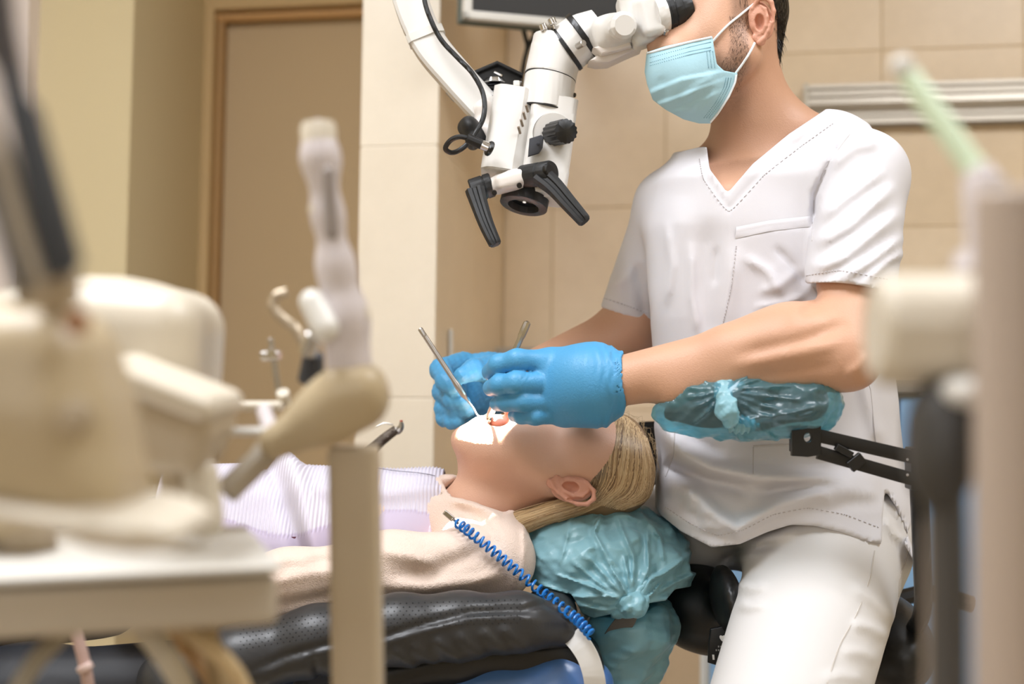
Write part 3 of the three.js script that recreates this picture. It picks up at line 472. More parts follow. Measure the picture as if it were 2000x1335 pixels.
// ---- mask
{
  const vol = union(0.03, ell(V(1345, 150, 1.872), m(84), m(88), 0.062), ell(V(1300, 130, 1.885), m(42), m(52), 0.05), cap(V(1378, 100, 1.852), V(1395, 190, 1.86), m(44), m(40)), cap(V(1420, 150, 1.86), V(1395, 205, 1.87), m(34), m(34)));
  const pl = folds([[[[1240, 186], [1330, 150], [1425, 132]], 30, 0.0036, 'step'], [[[1240, 214], [1330, 182], [1425, 146]], 26, 0.0032, 'step'], [[[1240, 238], [1330, 208], [1425, 165]], 24, 0.0022, 'step'], [[[1330, 198], [1365, 168], [1402, 150]], 9, 0.0022], [[[1366, 224], [1382, 199], [1398, 175]], 6, 0.0018], [[[1288, 148], [1300, 172], [1298, 200]], 10, -0.0012], [[[1310, 215], [1345, 218], [1360, 205]], 6, 0.0015]]);
  const out = outline([[1263, 102], [1300, 90], [1345, 80], [1391, 70], [1396, 100], [1400, 125], [1414, 138], [1441, 143], [1438, 160], [1425, 190], [1405, 220], [1388, 241], [1365, 241], [1335, 233], [1300, 214], [1275, 195], [1264, 165], [1259, 140]], 1.85);
  const f = (x, y, z) => { const v = vol(x, y, z) - pl(x, y, z); return Math.max(v, -v - 0.0048, out(x, y, z), -z - 1.935); };
  const col = (x, y, z) => [1, 1, 1];
  const mk = part(dentist, 'face_mask', mesh(f, ...span(1235, 50, 1460, 260, 1.76, 1.98), 0.0017, { slack: 0.02, color: col }), MAT.maskBlue, 'pleated light blue face mask');
  const on = (pts, n, lift) => new THREE.CatmullRomCurve3(pts.map(([X, Y]) => new THREE.Vector3(X, Y, 0)), false, 'catmullrom', 0.3).getPoints(n).map(p => hit(p.x, p.y, f, 1.6, 2.05)?.multiplyScalar(1 - lift / 1.85) ?? null).filter(Boolean);
  part(mk, 'white_edge', [tube(on([[1265, 104], [1345, 83], [1389, 73]], 26, 0.0006), 0.0015, 40, 6), tube(on([[1438, 146], [1435, 162], [1422, 190], [1403, 220], [1388, 238]], 22, 0.0006), 0.0015, 40, 6)], MAT.maskWhite);
  const dots = []; const row = (pts, n) => { for (const p of on(pts, n, 0.0002)) dots.push(new THREE.OctahedronGeometry(0.00065).translate(p.x, p.y, p.z)); };
  row([[1270, 112], [1345, 92], [1388, 82]], 42); row([[1270, 122], [1345, 101], [1388, 92]], 42); row([[1270, 128], [1345, 107], [1388, 98]], 42); for (const o of [0, 6, 12]) row([[1380 + o, 100], [1384 + o, 132]], 12); for (const o of [0, 5, 10]) row([[1428 - o, 152], [1424 - o, 170], [1408 - o, 200], [1385 - o, 230]], 34);
  part(mk, 'weld_dots', dots, std(0x7ea6b6, 0.9));
  part(mk, 'ear_loop', [...[[[1391, 82], [1405, 66], [1425, 46], [1445, 30], [1462, 16], [1476, 5]], [[1436, 144], [1448, 128], [1460, 110], [1468, 96], [1474, 84]]].map(q => tube(q.map(([X, Y]) => { const p = hit(X, Y, union(0.03, skullF, neckF), 1.6, 2.1) ?? V(X, Y, 1.84); return p.multiplyScalar(1 - 0.0028 / 1.85); }), 0.0016, 30, 8))], MAT.maskWhite, 'white ear loop');
}
// ---------------------------------------------------------------- the operating microscope
const mdp = y => 1.90 + (400 - y) * 0.00012;          // it leans back a little with height
const S = (x, y, dd = 0) => V(x, y, mdp(y) + dd);
const sm_ = px => m(px, 1.9);
const zUp = new THREE.Vector3(0, 0, 1);
const scope = thing('operating_microscope', 'white dental operating microscope with black handles on a curved arm', 'microscope', V(800, -60, 1.95));
{
  const ring = (pts) => pts.map(([x, y]) => [sm_(x), sm_(y)]);
  // swept arm from the ceiling mount
  const armPath = [V(800, -420, 2.0), V(786, -190, 1.98), V(788, -70, 1.97), V(806, 10, 1.965), V(840, 85, 1.96), V(893, 150, 1.955), V(958, 222, 1.95)];
  const arm = part(scope, 'arm', sweep(armPath, t => { const w = 34 + 2 * Math.sin(t * 3); return ring([[-w, -16], [-w + 2, 6], [-w + 14, 22], [w - 6, 24], [w, 18], [w, -18], [w - 4, -22], [-w + 5, -22]]); }, 60, true, zUp), MAT.scope, 'curved white arm');
  part(scope, 'cable_tie', sweep([V(829, 62, 1.962), V(835, 76, 1.961)], () => ring([[-38, -20], [-38, 8], [-23, 26], [32, 28], [39, 22], [39, -22]]), 2, true, zUp), MAT.white);
  part(scope, 'ceiling_mount', [rod(V(800, -400, 2.0), V(800, -1250, 2.0), 0.03)], MAT.scope);
  // lamp housing with vents
  const hp = [S(983, 342), S(984, 336), S(986, 322), S(1000, 245), S(1009, 184), S(1009.5, 181)];
  const house = part(scope, 'lamp_housing', sweep(new THREE.CatmullRomCurve3(hp, false, 'catmullrom', 0.1), t => { const s = t < 0.03 ? 0.72 : t < 0.08 ? 0.86 : t > 0.985 ? 0.93 : 1; return ring([[-44, -60], [-46, 20], [-34, 36], [-22, 40], [16, 42], [44, 14], [44, -60]].map(([x, y]) => [x * s * 0.98, y * s])); }, 60, true, zUp), MAT.scope, 'white lamp housing with four vent slots');
  for (let i = 0; i < 4; i++) { const a = S(1030 - i * 5 + 6, 214 + i * 14 - 5, -0.0345), b = S(1030 - i * 5 - 6 + 16, 214 + i * 14 + 8, -0.0285); part(house, 'vent_slot', tube([a.add(new THREE.Vector3(-0.006, 0.002, 0.004)), b.add(new THREE.Vector3(-0.006, 0.002, 0.002))], sm_(2.6), 4, 8), std(0x8d7f70, 0.7)); }
  // main body
  const bp = [S(1058, 392), S(1060, 380), S(1066, 330), S(1076, 260), S(1080, 222), S(1083, 204), S(1084, 198)];
  const body = part(scope, 'main_body', sweep(new THREE.CatmullRomCurve3(bp, false, 'catmullrom', 0.1), t => { const w = t < 0.06 ? 30 : t < 0.3 ? 40 + t * 20 : t > 0.93 ? 40 : 45, h = t < 0.06 ? 34 : t > 0.93 ? 40 : 46; return rrect(sm_(w), sm_(h), sm_(13)); }, 60, true, zUp), MAT.scope, 'white magnification body');
  part(body, 'dial_plate', turned(S(1079, 262, -0.024), S(1081, 261, -0.0315), [[0, 0], [0, sm_(41)], [0.85, sm_(41)], [1, sm_(40)], [1, 0]], 48), MAT.scope);
  part(body, 'dial_line', new THREE.TorusGeometry(sm_(40.6), 0.0004, 6, 60).applyMatrix4(facing(S(1081, 261, -0.0312), new THREE.Vector3(0.2, 0, 1))), MAT.grey);
  const knob = (a, b, r, n, mat, name, parent) => part(parent, name, sweep([a, a.clone().lerp(b, 0.08), a.clone().lerp(b, 0.92), b], t => Array.from({ length: n * 4 }, (_, i) => { const q = i / (n * 4) * 2 * Math.PI, rr_ = r * (t < 0.02 || t > 0.98 ? 0.92 : 1) * (i % 4 < 2 ? 1 : 0.93); return [Math.cos(q) * rr_, Math.sin(q) * rr_]; }), 12), mat);
  knob(S(1080, 262, -0.028), S(1106, 256, -0.068), sm_(24), 16, MAT.black, 'zoom_knob', scope);
  part(scope, 'filter_switch', [plate([[1034, 270], [1057, 263], [1062, 268], [1060, 288], [1053, 299], [1031, 306]], 1.868, 0.006, 0.0015), rod(S(1051, 280, -0.047), S(1051, 280, -0.05), 0.0018)], MAT.darkGrey, 'dark grey filter switch');
  // bent barrel
  const br = sm_(51), el = [S(1062, 232), S(1069, 196)];
  const tilt = new THREE.Vector3(0.21, 0.97, -0.12).normalize(), ax2 = new THREE.Vector3(0.80, 0.58, 0.12).normalize();
  const j0 = S(1066, 218), j1 = S(1075, 152), j2 = S(1084, 112), j3 = S(1108, 97).add(new THREE.Vector3(0, 0, 0.004)), j4 = S(1146, 72).add(new THREE.Vector3(0, 0, 0.012));
  part(scope, 'barrel', turned(j0, j1, [[0, 0], [0, br], [0.03, br], [0.985, br], [1, br * 0.985], [1, 0]], 56), MAT.scope);
  const elbow = mesh(union(0.004, (x, y, z) => { const p = new THREE.Vector3(x, y, z).sub(j1), h = p.dot(tilt), r = p.addScaledVector(tilt, -h).length(); const q = new THREE.Vector3(x, y, z).sub(j2), g = q.dot(ax2), s = q.addScaledVector(ax2, -g).length(); return Math.max(smin(Math.max(r - br, h - sm_(80)), Math.max(s - br * 0.98, r - br), 0.002), -h, g - sm_(27), h - sm_(84)); }), ...span(990, 20, 1200, 190, 1.78, 2.05), 0.0017);
  part(scope, 'barrel_elbow', elbow, MAT.scope);
  const hoop = (c, n, r, w, mat, name) => part(scope, name, turned(c.clone().addScaledVector(n, -w / 2), c.clone().addScaledVector(n, w / 2), [[0, 0], [0, r * 0.97], [0.12, r], [0.88, r], [1, r * 0.97], [1, 0]], 56), mat);
  hoop(j1, tilt, br * 1.008, 0.0016, MAT.black, 'joint_ring'); hoop(j0, tilt, br * 1.012, 0.0022, MAT.black, 'joint_ring');
  const c1 = j2.clone().addScaledVector(ax2, sm_(28)), c2 = j2.clone().addScaledVector(ax2, sm_(68));
  hoop(c1, ax2, br * 1.0, 0.006, MAT.black, 'joint_ring');
  part(scope, 'rotating_collar', turned(c1, c2, [[0, 0], [0, br * 0.96], [0.96, br * 0.96], [1, br * 0.9], [1, 0]], 56), MAT.scope);
  hoop(c2, ax2, br * 1.03, 0.008, MAT.black, 'joint_ring');
  for (const [x, y] of [[1062, 54], [1079, 43]]) part(scope, 'thumb_screw', [rod(V(x + 5, y + 14, 1.91), V(x, y, 1.91), 0.0022), rod(V(x + 2, y + 5, 1.91), V(x - 3, y - 7, 1.91), 0.0052)], MAT.chrome);
  part(scope, 'thumb_screw', rod(S(1128, 90, -0.048), S(1140, 84, -0.062), 0.0045), MAT.steel); part(scope, 'thumb_screw', rod(S(1110, 184, 0), S(1124, 186, -0.004), 0.003), MAT.black);
  // binocular head
  const neck = part(scope, 'binocular_neck', turned(c2, c2.clone().addScaledVector(ax2, sm_(44)), [[0, 0], [0, br * 0.92], [0.35, br * 0.84], [1, br * 0.62], [1, 0]], 48), MAT.scope);
  part(scope, 'prism_drum', mesh(union(0.008, cap(V(1180, 64, 1.89), V(1216, 50, 1.845), sm_(30), sm_(27)), rbox(V(1196, 66, 1.89), sm_(40), sm_(32), 0.03, 0.014, 0.24)), ...span(1120, -10, 1270, 140, 1.78, 1.96), 0.0018), MAT.scope);
  part(scope, 'prism_cap', turned(V(1212, 52, 1.842), V(1220, 49, 1.822), [[0, 0], [0, sm_(25)], [0.7, sm_(25)], [1, sm_(19)], [1, 0]], 40), MAT.scope);
  part(scope, 'tilt_bracket', [plate([[1150, 118], [1180, 98], [1250, 82], [1255, 92], [1222, 106], [1190, 121], [1165, 122]], 1.885, 0.05, 0.004), plate([[1158, 92], [1230, 72], [1234, 90], [1175, 106]], 1.868, 0.04, 0.004)], MAT.scopePink);
  part(scope, 'eyepiece_housing', mesh(union(0.006, rbox(V(1268, 38, 1.875), sm_(24), sm_(40), 0.032, 0.01, 0.22), rbox(V(1238, 28, 1.89), sm_(28), sm_(46), 0.036, 0.014, 0.2), rbox(V(1255, 80, 1.885), sm_(24), sm_(12), 0.024, 0.006, 0.35)), ...span(1190, -60, 1320, 120, 1.78, 1.97), 0.002), MAT.scope);
  const ea = V(1286, 30, 1.865), eb = V(1345, 14, 1.872);
  part(scope, 'eyepiece', turned(V(1278, 32, 1.864), V(1298, 27, 1.866), [[0, 0], [0, sm_(39)], [0.5, sm_(40)], [1, sm_(37)], [1, 0]], 44), MAT.scope);
  const ep = part(scope, 'eyepiece', turned(V(1294, 28, 1.866), eb, [[0, 0], [0, sm_(36)], [0.12, sm_(39)], [0.14, sm_(37)], [0.3, sm_(38)], [0.32, sm_(36)], [0.36, sm_(37.5)], [0.62, sm_(36.5)], [0.64, sm_(35)], [0.68, sm_(35)], [1, sm_(31)], [1, sm_(24)], [0.9, sm_(22)], [0.9, 0]], 48), MAT.rubber, 'black rubber eyepiece');
  part(scope, 'eyepiece', turned(V(1290, 30, 1.93), V(1335, 16, 1.935), [[0, 0], [0, sm_(36)], [0.7, sm_(36)], [1, sm_(31)], [1, 0]], 32), MAT.rubber);
  part(scope, 'thumb_screw', rod(V(1300, 66, 1.856), V(1301, 58, 1.85), 0.004), MAT.chrome);
  // objective
  const oa = S(1033, 356), ob = S(1022, 404).add(new THREE.Vector3(0, 0, 0.004)), on = ob.clone().sub(oa).normalize(), R0 = sm_(47);
  part(scope, 'objective', turned(oa, ob, [[0, 0], [0, R0 * 0.98], [0.85, R0], [0.97, R0], [1, R0 * 0.95], [1, R0 * 0.66], [0.75, R0 * 0.6], [0.75, 0]], 56), MAT.blackSoft, 'black objective ring');
  part(scope, 'objective_lens', turned(oa.clone().lerp(ob, 0.76), oa.clone().lerp(ob, 0.8), [[0, 0], [0, R0 * 0.6], [1, R0 * 0.5], [1, 0]], 40), MAT.blackGloss);
  part(scope, 'lamp_aperture', turned(oa.clone().lerp(ob, 0.8), oa.clone().lerp(ob, 0.83), [[0, 0], [0, 0.0022], [1, 0.0022], [1, 0]], 16), new THREE.MeshStandardMaterial({ color: 0xffffff, emissive: 0xfff6e8, emissiveIntensity: 1.2 }));
  // handle bar and levers
  part(scope, 'handle_bar', mesh(union(0.01, cap(S(962, 364, -0.025), S(1006, 352, -0.03), sm_(17), sm_(17)), cap(S(1006, 352, -0.03), S(1042, 344, -0.03), sm_(17), sm_(15)), rbox(S(1005, 353, -0.018), sm_(36), sm_(14), 0.03, 0.006, 0.26)), ...span(920, 310, 1075, 400, 1.8, 1.97), 0.0018), MAT.scopePink);
  for (const [x, y] of [[965, 375], [1014, 361]]) part(scope, 'screw_hole', turned(S(x, y, -0.045), S(x + 0.5, y + 1.5, -0.049), [[0, 0.0034], [1, 0.0034], [1, 0]], 16), MAT.black);
  const lever = (hub, hubEnd, r, path, w0, w1, name) => {
    const L = part(scope, name, [turned(hub, hubEnd, [[0, 0], [0, r * 0.9], [0.06, r], [0.6, r], [0.62, r * 0.93], [0.66, r * 0.93], [0.68, r], [0.94, r], [1, r * 0.9], [1, 0]], 36), sweep(path, t => { const w = sm_(lerp(w0, w1, t)) * (t > 0.97 ? 0.75 : 1), h = w * 0.8; return [[-w, -h * 0.5], [-w, h * 0.5], [-w * 0.6, h], [-w * 0.3, h], [-w * 0.16, h * 0.72], [w * 0.16, h * 0.72], [w * 0.3, h], [w * 0.7, h], [w, h * 0.5], [w, -h * 0.6], [w * 0.5, -h], [-w * 0.5, -h]]; }, 30, true, zUp)], MAT.blackSoft, 'black lever handle');
    return L; };
  lever(S(920, 374, -0.02), S(962, 360, -0.022), sm_(24), [S(928, 372, -0.034), S(936, 398, -0.04), S(950, 438, -0.05), S(968, 478, -0.058)], 19, 12, 'handle');
  const h2 = lever(S(1020, 346, -0.03), S(1078, 336, -0.062), sm_(23), [S(1056, 342, -0.058), S(1082, 364, -0.066), S(1112, 398, -0.074), S(1143, 433, -0.08)], 20, 13, 'handle');
  part(h2, 'hub_cap', rod(S(1066, 333, -0.066), S(1074, 331, -0.071), sm_(12)), MAT.black);
  // cable, plug, joint
  const cab = [[826, -60, 1.93], [829, 0, 1.925], [842, 40, 1.92], [862, 78, 1.92], [893, 112, 1.915], [924, 145, 1.905], [944, 185, 1.90], [945, 225, 1.89], [930, 258, 1.885], [905, 288, 1.88], [882, 298, 1.875], [870, 290, 1.87], [880, 274, 1.865], [898, 267, 1.86], [918, 271, 1.86]].map(p => V(...p));
  part(scope, 'cable', tube(cab, sm_(5), 120, 10), MAT.rubber, 'black lamp cable looping to its plug');
  part(scope, 'plug', [rod(V(912, 269, 1.86), V(942, 283, 1.86), sm_(9.5)), rod(V(952, 288, 1.86), V(960, 292, 1.862), sm_(15))], MAT.black); part(scope, 'plug_collar', rod(V(940, 282, 1.86), V(956, 289, 1.86), sm_(9.5)), MAT.chrome, 'bright metal plug collar');
  part(scope, 'arm_joint', mesh(union(0.01, ell(V(918, 250, 1.93), sm_(20), sm_(24), 0.03, 0.4), ell(V(926, 274, 1.92), sm_(16), sm_(20), 0.02, -0.4), cap(V(905, 250, 1.93), V(950, 262, 1.93), sm_(9), sm_(16))), ...span(880, 210, 980, 305, 1.85, 2.0), 0.002), MAT.blackSoft);
  part(scope, 'arm_fork', mesh(union(0.01, cap(V(945, 215, 1.94), V(955, 275, 1.935), sm_(22), sm_(18)), cap(V(940, 250, 1.93), V(975, 262, 1.92), sm_(16), sm_(14))), ...span(900, 180, 1010, 310, 1.86, 2.02), 0.0022), MAT.scopePink);
  part(scope, 'arm_stop', plate([[870, 178], [885, 184], [893, 198], [884, 194]], 1.975, 0.02, 0.001), MAT.black);
  // photo camera behind the housing
  const cam = part(scope, 'camera_body', [plate([[920, 143], [972, 121], [1020, 146], [1016, 172], [985, 178], [944, 172], [928, 160]], 1.965, 0.06, 0.003), plate([[917, 141], [971, 118], [1023, 143], [1021, 149], [972, 125], [919, 147]], 1.955, 0.075, 0.002)], MAT.black, 'black camera body');
  part(cam, 'badge', plate([[966, 138], [982, 146], [980, 150], [964, 142]], 1.9635, 0.003, 0.0005), MAT.chrome);
  part(scope, 'camera_lens', turned(V(966, 186, 1.985), V(966, 158, 1.995), [[0, 0], [0, sm_(38)], [0.3, sm_(37)], [0.32, sm_(34)], [0.6, sm_(33)], [1, sm_(30)], [1, 0]], 44), MAT.blackGloss); part(scope, 'lens_ring', turned(V(966, 173, 1.983), V(966, 164, 1.985), [[0, sm_(34)], [0.1, sm_(36)], [0.9, sm_(35)], [1, sm_(32)]], 44), MAT.chrome);
  part(scope, 'camera_mount', rod(V(972, 186, 1.985), V(985, 250, 1.96), sm_(28)), MAT.black);
  part(scope, 'zip_tie', [rod(V(1004, 188, 1.93), V(1008, 166, 1.93), 0.0024), box(V(1009, 163, 1.93), 0.009, 0.008, 0.006, 0.002)], MAT.white);
  part(scope, 'camera_lead', tube([V(950, 184, 1.945), V(975, 188, 1.94), V(1000, 176, 1.94), V(1018, 160, 1.95)], 0.0018, 24, 6), MAT.grey);
  // its light
  const a = ob.clone().applyMatrix4(M), tgt = V(959, 842, 1.89).applyMatrix4(M), dir = tgt.clone().sub(a).normalize(), li = new THREE.SpotLight(0xfff3e2, SCOPE_LAMP, 0, 0.132, 0.08, 2);
  li.position.copy(a).addScaledVector(dir, 0.012); li.target.position.copy(tgt); li.castShadow = true; li.shadow.radius = 0.4; scene.add(li, li.target);
}
// ---------------------------------------------------------------- things on the walls
{ // monitor on a bracket
  const BL = V(902, 39, 2.62), BR = V(1242, 69, 2.71), mon = thing('monitor', 'wall monitor with white frame and black screen above the microscope', 'monitor', BL);
  const X = BR.clone().sub(BL).normalize(), Z = X.clone().cross(new THREE.Vector3(0, 1, 0)).normalize(), Y = Z.clone().cross(X), w = BL.distanceTo(BR), h = 0.24, B = new THREE.Matrix4().makeBasis(X, Y, Z).setPosition(BL);
  const put = (g, x, y, z) => g.translate(x, y, z).applyMatrix4(B);
  const f = 0.0165, fr = part(mon, 'frame', [put(new RoundedBoxGeometry(w, f, 0.03, 2, 0.004), w / 2, f / 2, 0), put(new RoundedBoxGeometry(w, f, 0.03, 2, 0.004), w / 2, h - f / 2, 0), put(new RoundedBoxGeometry(f, h, 0.03, 2, 0.004), f / 2, h / 2, 0), put(new RoundedBoxGeometry(f, h, 0.03, 2, 0.004), w - f / 2, h / 2, 0)], MAT.white);
  part(mon, 'back_shell', put(new RoundedBoxGeometry(w + 0.006, h + 0.006, 0.03, 2, 0.005), w / 2, h / 2, -0.018), std(0x56605c, 0.5)); part(mon, 'screen', put(new THREE.BoxGeometry(w - 2 * f + 0.002, h - 2 * f + 0.002, 0.01), w / 2, h / 2, 0.004), std(0x1f1e1d, 0.45));
  part(mon, 'wall_bracket', tube([V(1070, -40, 2.68), V(1072, -40, 2.9), V(1075, -40, 3.36)], 0.02, 8, 10), MAT.darkGrey);
  part(mon, 'cable', tube([V(1018, 40, 2.7), V(1026, 72, 2.7), V(1030, 90, 2.71), V(1024, 120, 2.72), V(1018, 180, 2.74), V(1030, 250, 2.85), V(1050, 300, 3.2), V(1055, 310, 3.37)], 0.0045, 60, 8), MAT.rubber, 'black monitor cable');
  part(mon, 'cable', tube([V(1060, 44, 2.7), V(1046, 66, 2.7), V(1032, 92, 2.71), V(1022, 130, 2.73), V(1016, 190, 2.75), V(1028, 255, 2.87), V(1056, 300, 3.2), V(1062, 315, 3.37)], 0.0045, 60, 8), MAT.rubber, 'black monitor cable');
  part(mon, 'cable_plug', [box(V(1052, 58, 2.7), 0.02, 0.022, 0.012, 0.003, [0, 0, -0.5])], MAT.black);
}
{ // trunking rail on the wall
  const a = onBack(1577, 182), b = onBack(2080, 165), y1 = onBack(1800, 168).y, y0 = onBack(1800, 250).y, hgt = y1 - y0;
  const Mi = M.clone().invert(), base = new THREE.Vector3(a.x, y0, ZB).applyMatrix4(Mi), rail = thing('wall_rail', 'grooved metal trunking rail on the tiled wall behind the shoulder', 'wall rail', base);
  const rx = new THREE.Vector3(1, 0, 0), prof = [[0, 0], [0.03, 0], [0.036, 0.006], [0.036, 0.02], [0.03, 0.026], [0.03, 0.034], [0.045, 0.04], [0.05, 0.05], [0.048, 0.064], [0.04, 0.07], [0.032, 0.074], [0.032, 0.085], [0.04, 0.09], [0.04, hgt], [0, hgt]];
  const sh = new THREE.Shape(prof.map(([z, y]) => new THREE.Vector2(-z, y))), L = 2.3 - a.x, g = new THREE.ExtrudeGeometry(sh, { depth: L, bevelEnabled: false }); g.rotateY(Math.PI / 2); g.translate(0, 0, 0);
  g.applyMatrix4(new THREE.Matrix4().makeTranslation(a.x, y0, ZB)); const gg = g.applyMatrix4(Mi); part(rail, 'profile', toCreasedNormals(gg, 0.5), MAT.alu);
  part(rail, 'end_cap', new RoundedBoxGeometry(0.01, hgt + 0.006, 0.052, 2, 0.003).translate(a.x - 0.005, y0 + hgt / 2, ZB + 0.026).applyMatrix4(Mi), std(0xd4cdbf, 0.5));
}
{ // light switch on the partition side and the grey splash plate beside it
  const sw = thing('light_switch', 'small white double switch on the side of the partition', 'switch', V(872, 690, 2.86));
  part(sw, 'plate', box(V(876, 672, 2.87), 0.008, 0.06, 0.08, 0.003, [0, 0.17, 0]), MAT.white); for (const k of [-1, 1]) part(sw, 'rocker', box(V(878.5, 672, 2.865 + k * 0.017), 0.008, 0.042, 0.028, 0.002, [0, 0.17, 0]), MAT.white);
  const p = onBack(1000, 700), pl = thing('towel_dispenser', 'grey box on the tiled wall behind the gloved hands', 'dispenser', p.clone().applyMatrix4(M.clone().invert()));
  part(pl, 'case', new RoundedBoxGeometry(0.16, 0.1, 0.09, 3, 0.008).translate(p.x + 0.03, p.y - 0.03, ZB + 0.05).applyMatrix4(M.clone().invert()), std(0xa8a39a, 0.45)); part(pl, 'slot', new THREE.BoxGeometry(0.1, 0.008, 0.01).translate(p.x + 0.03, p.y - 0.06, ZB + 0.093).applyMatrix4(M.clone().invert()), MAT.darkGrey);
}
{ // blue cabinet behind the dentist
  const Mi = M.clone().invert(), z = -2.95, xl = onZ(1366, 1300, z).x, xr = 2.2, yt = onZ(1790, 738, z).y, cab = thing('base_cabinet', 'light blue base cabinet behind the stool', 'cabinet', new THREE.Vector3((xl + xr) / 2, 0, z).applyMatrix4(Mi));
  const bx = (x0, x1, y0, y1, z0, z1, r = 0.004) => new RoundedBoxGeometry(x1 - x0, y1 - y0, z1 - z0, 2, r).translate((x0 + x1) / 2, (y0 + y1) / 2, (z0 + z1) / 2).applyMatrix4(Mi);
  part(cab, 'body', bx(xl, xr, 0.08, yt - 0.03, ZB + 0.012, z - 0.02), std(0xe2e0da, 0.5)); part(cab, 'worktop', bx(xl - 0.01, xr, yt - 0.03, yt, ZB + 0.012, z + 0.02), std(0x77736c, 0.5)); part(cab, 'plinth', bx(xl + 0.02, xr, 0, 0.08, ZB + 0.02, z - 0.06), MAT.darkGrey);
  const gap = onZ(1757, 1000, z).x, w = 0.42; for (let k = -1; k < 3; k++) { const x0 = Math.max(xl + 0.02, gap + k * w + 0.003), x1 = gap + (k + 1) * w - 0.003; if (x1 - x0 < 0.05) continue; const d = part(cab, 'door', bx(x0, x1, 0.09, yt - 0.04, z - 0.02, z), MAT.blueCabinet); part(d, 'handle', bx(x0 + 0.03, x0 + 0.045, yt - 0.2, yt - 0.08, z, z + 0.025), MAT.steel); }
}
// ---------------------------------------------------------------- the patient
const SKINW = [0.66, 0.385, 0.27];
const patient = thing('person', 'blonde woman lying back in the dental chair in a fuzzy cream sweater, mouth open', 'person', V(700, 1170, 1.95));
const D0 = 1.915;
const pHead = union(0.03,
  ell(V(1170, 905, D0), m(104), m(92), 0.074), ell(V(1090, 893, D0), m(120), m(72), 0.064), ell(V(1172, 872, D0), m(64), m(52), 0.066), ell(V(1030, 848, D0 - 0.034), m(44), m(24), 0.02), ell(V(1128, 848, D0 - 0.03), m(26), m(20), 0.024),
  cap(V(1075, 932, D0 - 0.052), V(930, 872, D0 - 0.024), m(30), m(26)), cap(V(1075, 932, D0 + 0.052), V(930, 872, D0 + 0.024), m(30), m(26)),
  ell(V(1005, 868, D0 - 0.02), m(70), m(46), 0.042), ell(V(1005, 868, D0 + 0.02), m(70), m(46), 0.042), ell(V(968, 870, D0 - 0.02), m(46), m(36), 0.036), ell(V(968, 870, D0 + 0.02), m(46), m(36), 0.036));
const pChin = union(0.014, ell(V(910, 858, D0), m(30), m(27), 0.036), cap(V(938, 830, D0 - 0.012), V(938, 830, D0 + 0.012), m(13), m(13)), cap(V(1003, 812, D0 - 0.014), V(1003, 812, D0 + 0.014), m(11), m(11)));
const pNose = union(0.01, cap(V(1086, 838, D0), V(1046, 795, D0), m(12), m(14)), ell(V(1048, 808, D0), m(17), m(14), 0.017));
const pNeck = union(0.04, cap(V(1040, 948, D0), V(925, 1010, D0 + 0.01), m(58), m(58)), ell(V(965, 912, D0), m(66), m(44), 0.036), cap(V(930, 1005, D0 + 0.01), V(865, 1040, 1.96), m(62), m(62)));
const mouth = union(0.012, ell(V(972, 806, D0 - 0.01), m(25), m(27), 0.03), ell(V(975, 818, D0 - 0.03), m(22), m(17), 0.03));
const pSkin = (x, y, z) => { let d = smin(pHead(x, y, z), pChin(x, y, z), 0.02); d = smin(d, pNose(x, y, z), 0.012); d = smin(d, pNeck(x, y, z), 0.025); return smax(d, -mouth(x, y, z), 0.005); };
{
  const tint = (x, y, z) => { const [X, Y] = toPx(x, y, z); const lip = Math.exp(-Math.pow((X - 941) / 9, 2) - Math.pow((Y - 822) / 10, 2)) + Math.exp(-Math.pow((X - 1001) / 8, 2) - Math.pow((Y - 806) / 9, 2)); let c = SKINW.slice(); c = mix3(c, [0.62, 0.22, 0.18], clamp(lip) * 0.6); const n = Math.sin(x * 80 + y * 31) * Math.sin(y * 67 + z * 45); return c.map((v, i) => v * (0.98 + 0.03 * n)); };
  const E = ear(V(1119, 946, D0 - 0.072), m(1.5, 1.86), -1.76);
  part(patient, 'body', [mesh(pSkin, ...span(820, 750, 1300, 1090, 1.78, 2.1), 0.0028, { color: tint }), mesh(E, ...span(1055, 900, 1185, 1000, 1.81, 1.92), 0.0011, { color: () => [0.64, 0.31, 0.22] }),
    mesh(union(0.05, cap(V(860, 1030, 1.98), V(430, 1042, 1.99), m(92), m(120)), cap(V(955, 1085, 1.88), V(600, 1120, 1.8), m(50), m(40))), ...span(250, 900, 1050, 1200, 1.6, 2.2), 0.014, { color: () => SKINW })], MAT.skin);
  // gums, teeth and tongue
  part(patient, 'gums', mesh(union(0.006, ell(V(976, 822, D0 - 0.004), m(24), m(13), 0.02), cap(V(990, 800, D0 - 0.02), V(990, 800, D0 + 0.02), m(7), m(7)), cap(V(958, 812, D0 - 0.02), V(957, 814, D0 + 0.02), m(6), m(6))), ...span(925, 770, 1020, 860, 1.88, 1.99), 0.0018), std(0xe2aa9c, 0.35));
  for (const [x, y, dz] of [[960, 802, -0.016], [962, 801, -0.008], [962, 801, 0.001], [986, 792, -0.016], [985, 791, -0.007], [985, 791, 0.002]]) part(patient, 'tooth', mesh(rbox(V(x, y, D0 + dz), m(5), m(8), 0.0038, 0.0022), V(x - 16, y + 18, D0 + dz - 0.0).add(new THREE.Vector3(0, 0, -0.01)), V(x + 16, y - 18, D0 + dz).add(new THREE.Vector3(0, 0, 0.01)), 0.0012), std(0xf0e8d8, 0.2));
  console.log('patient skin');
}
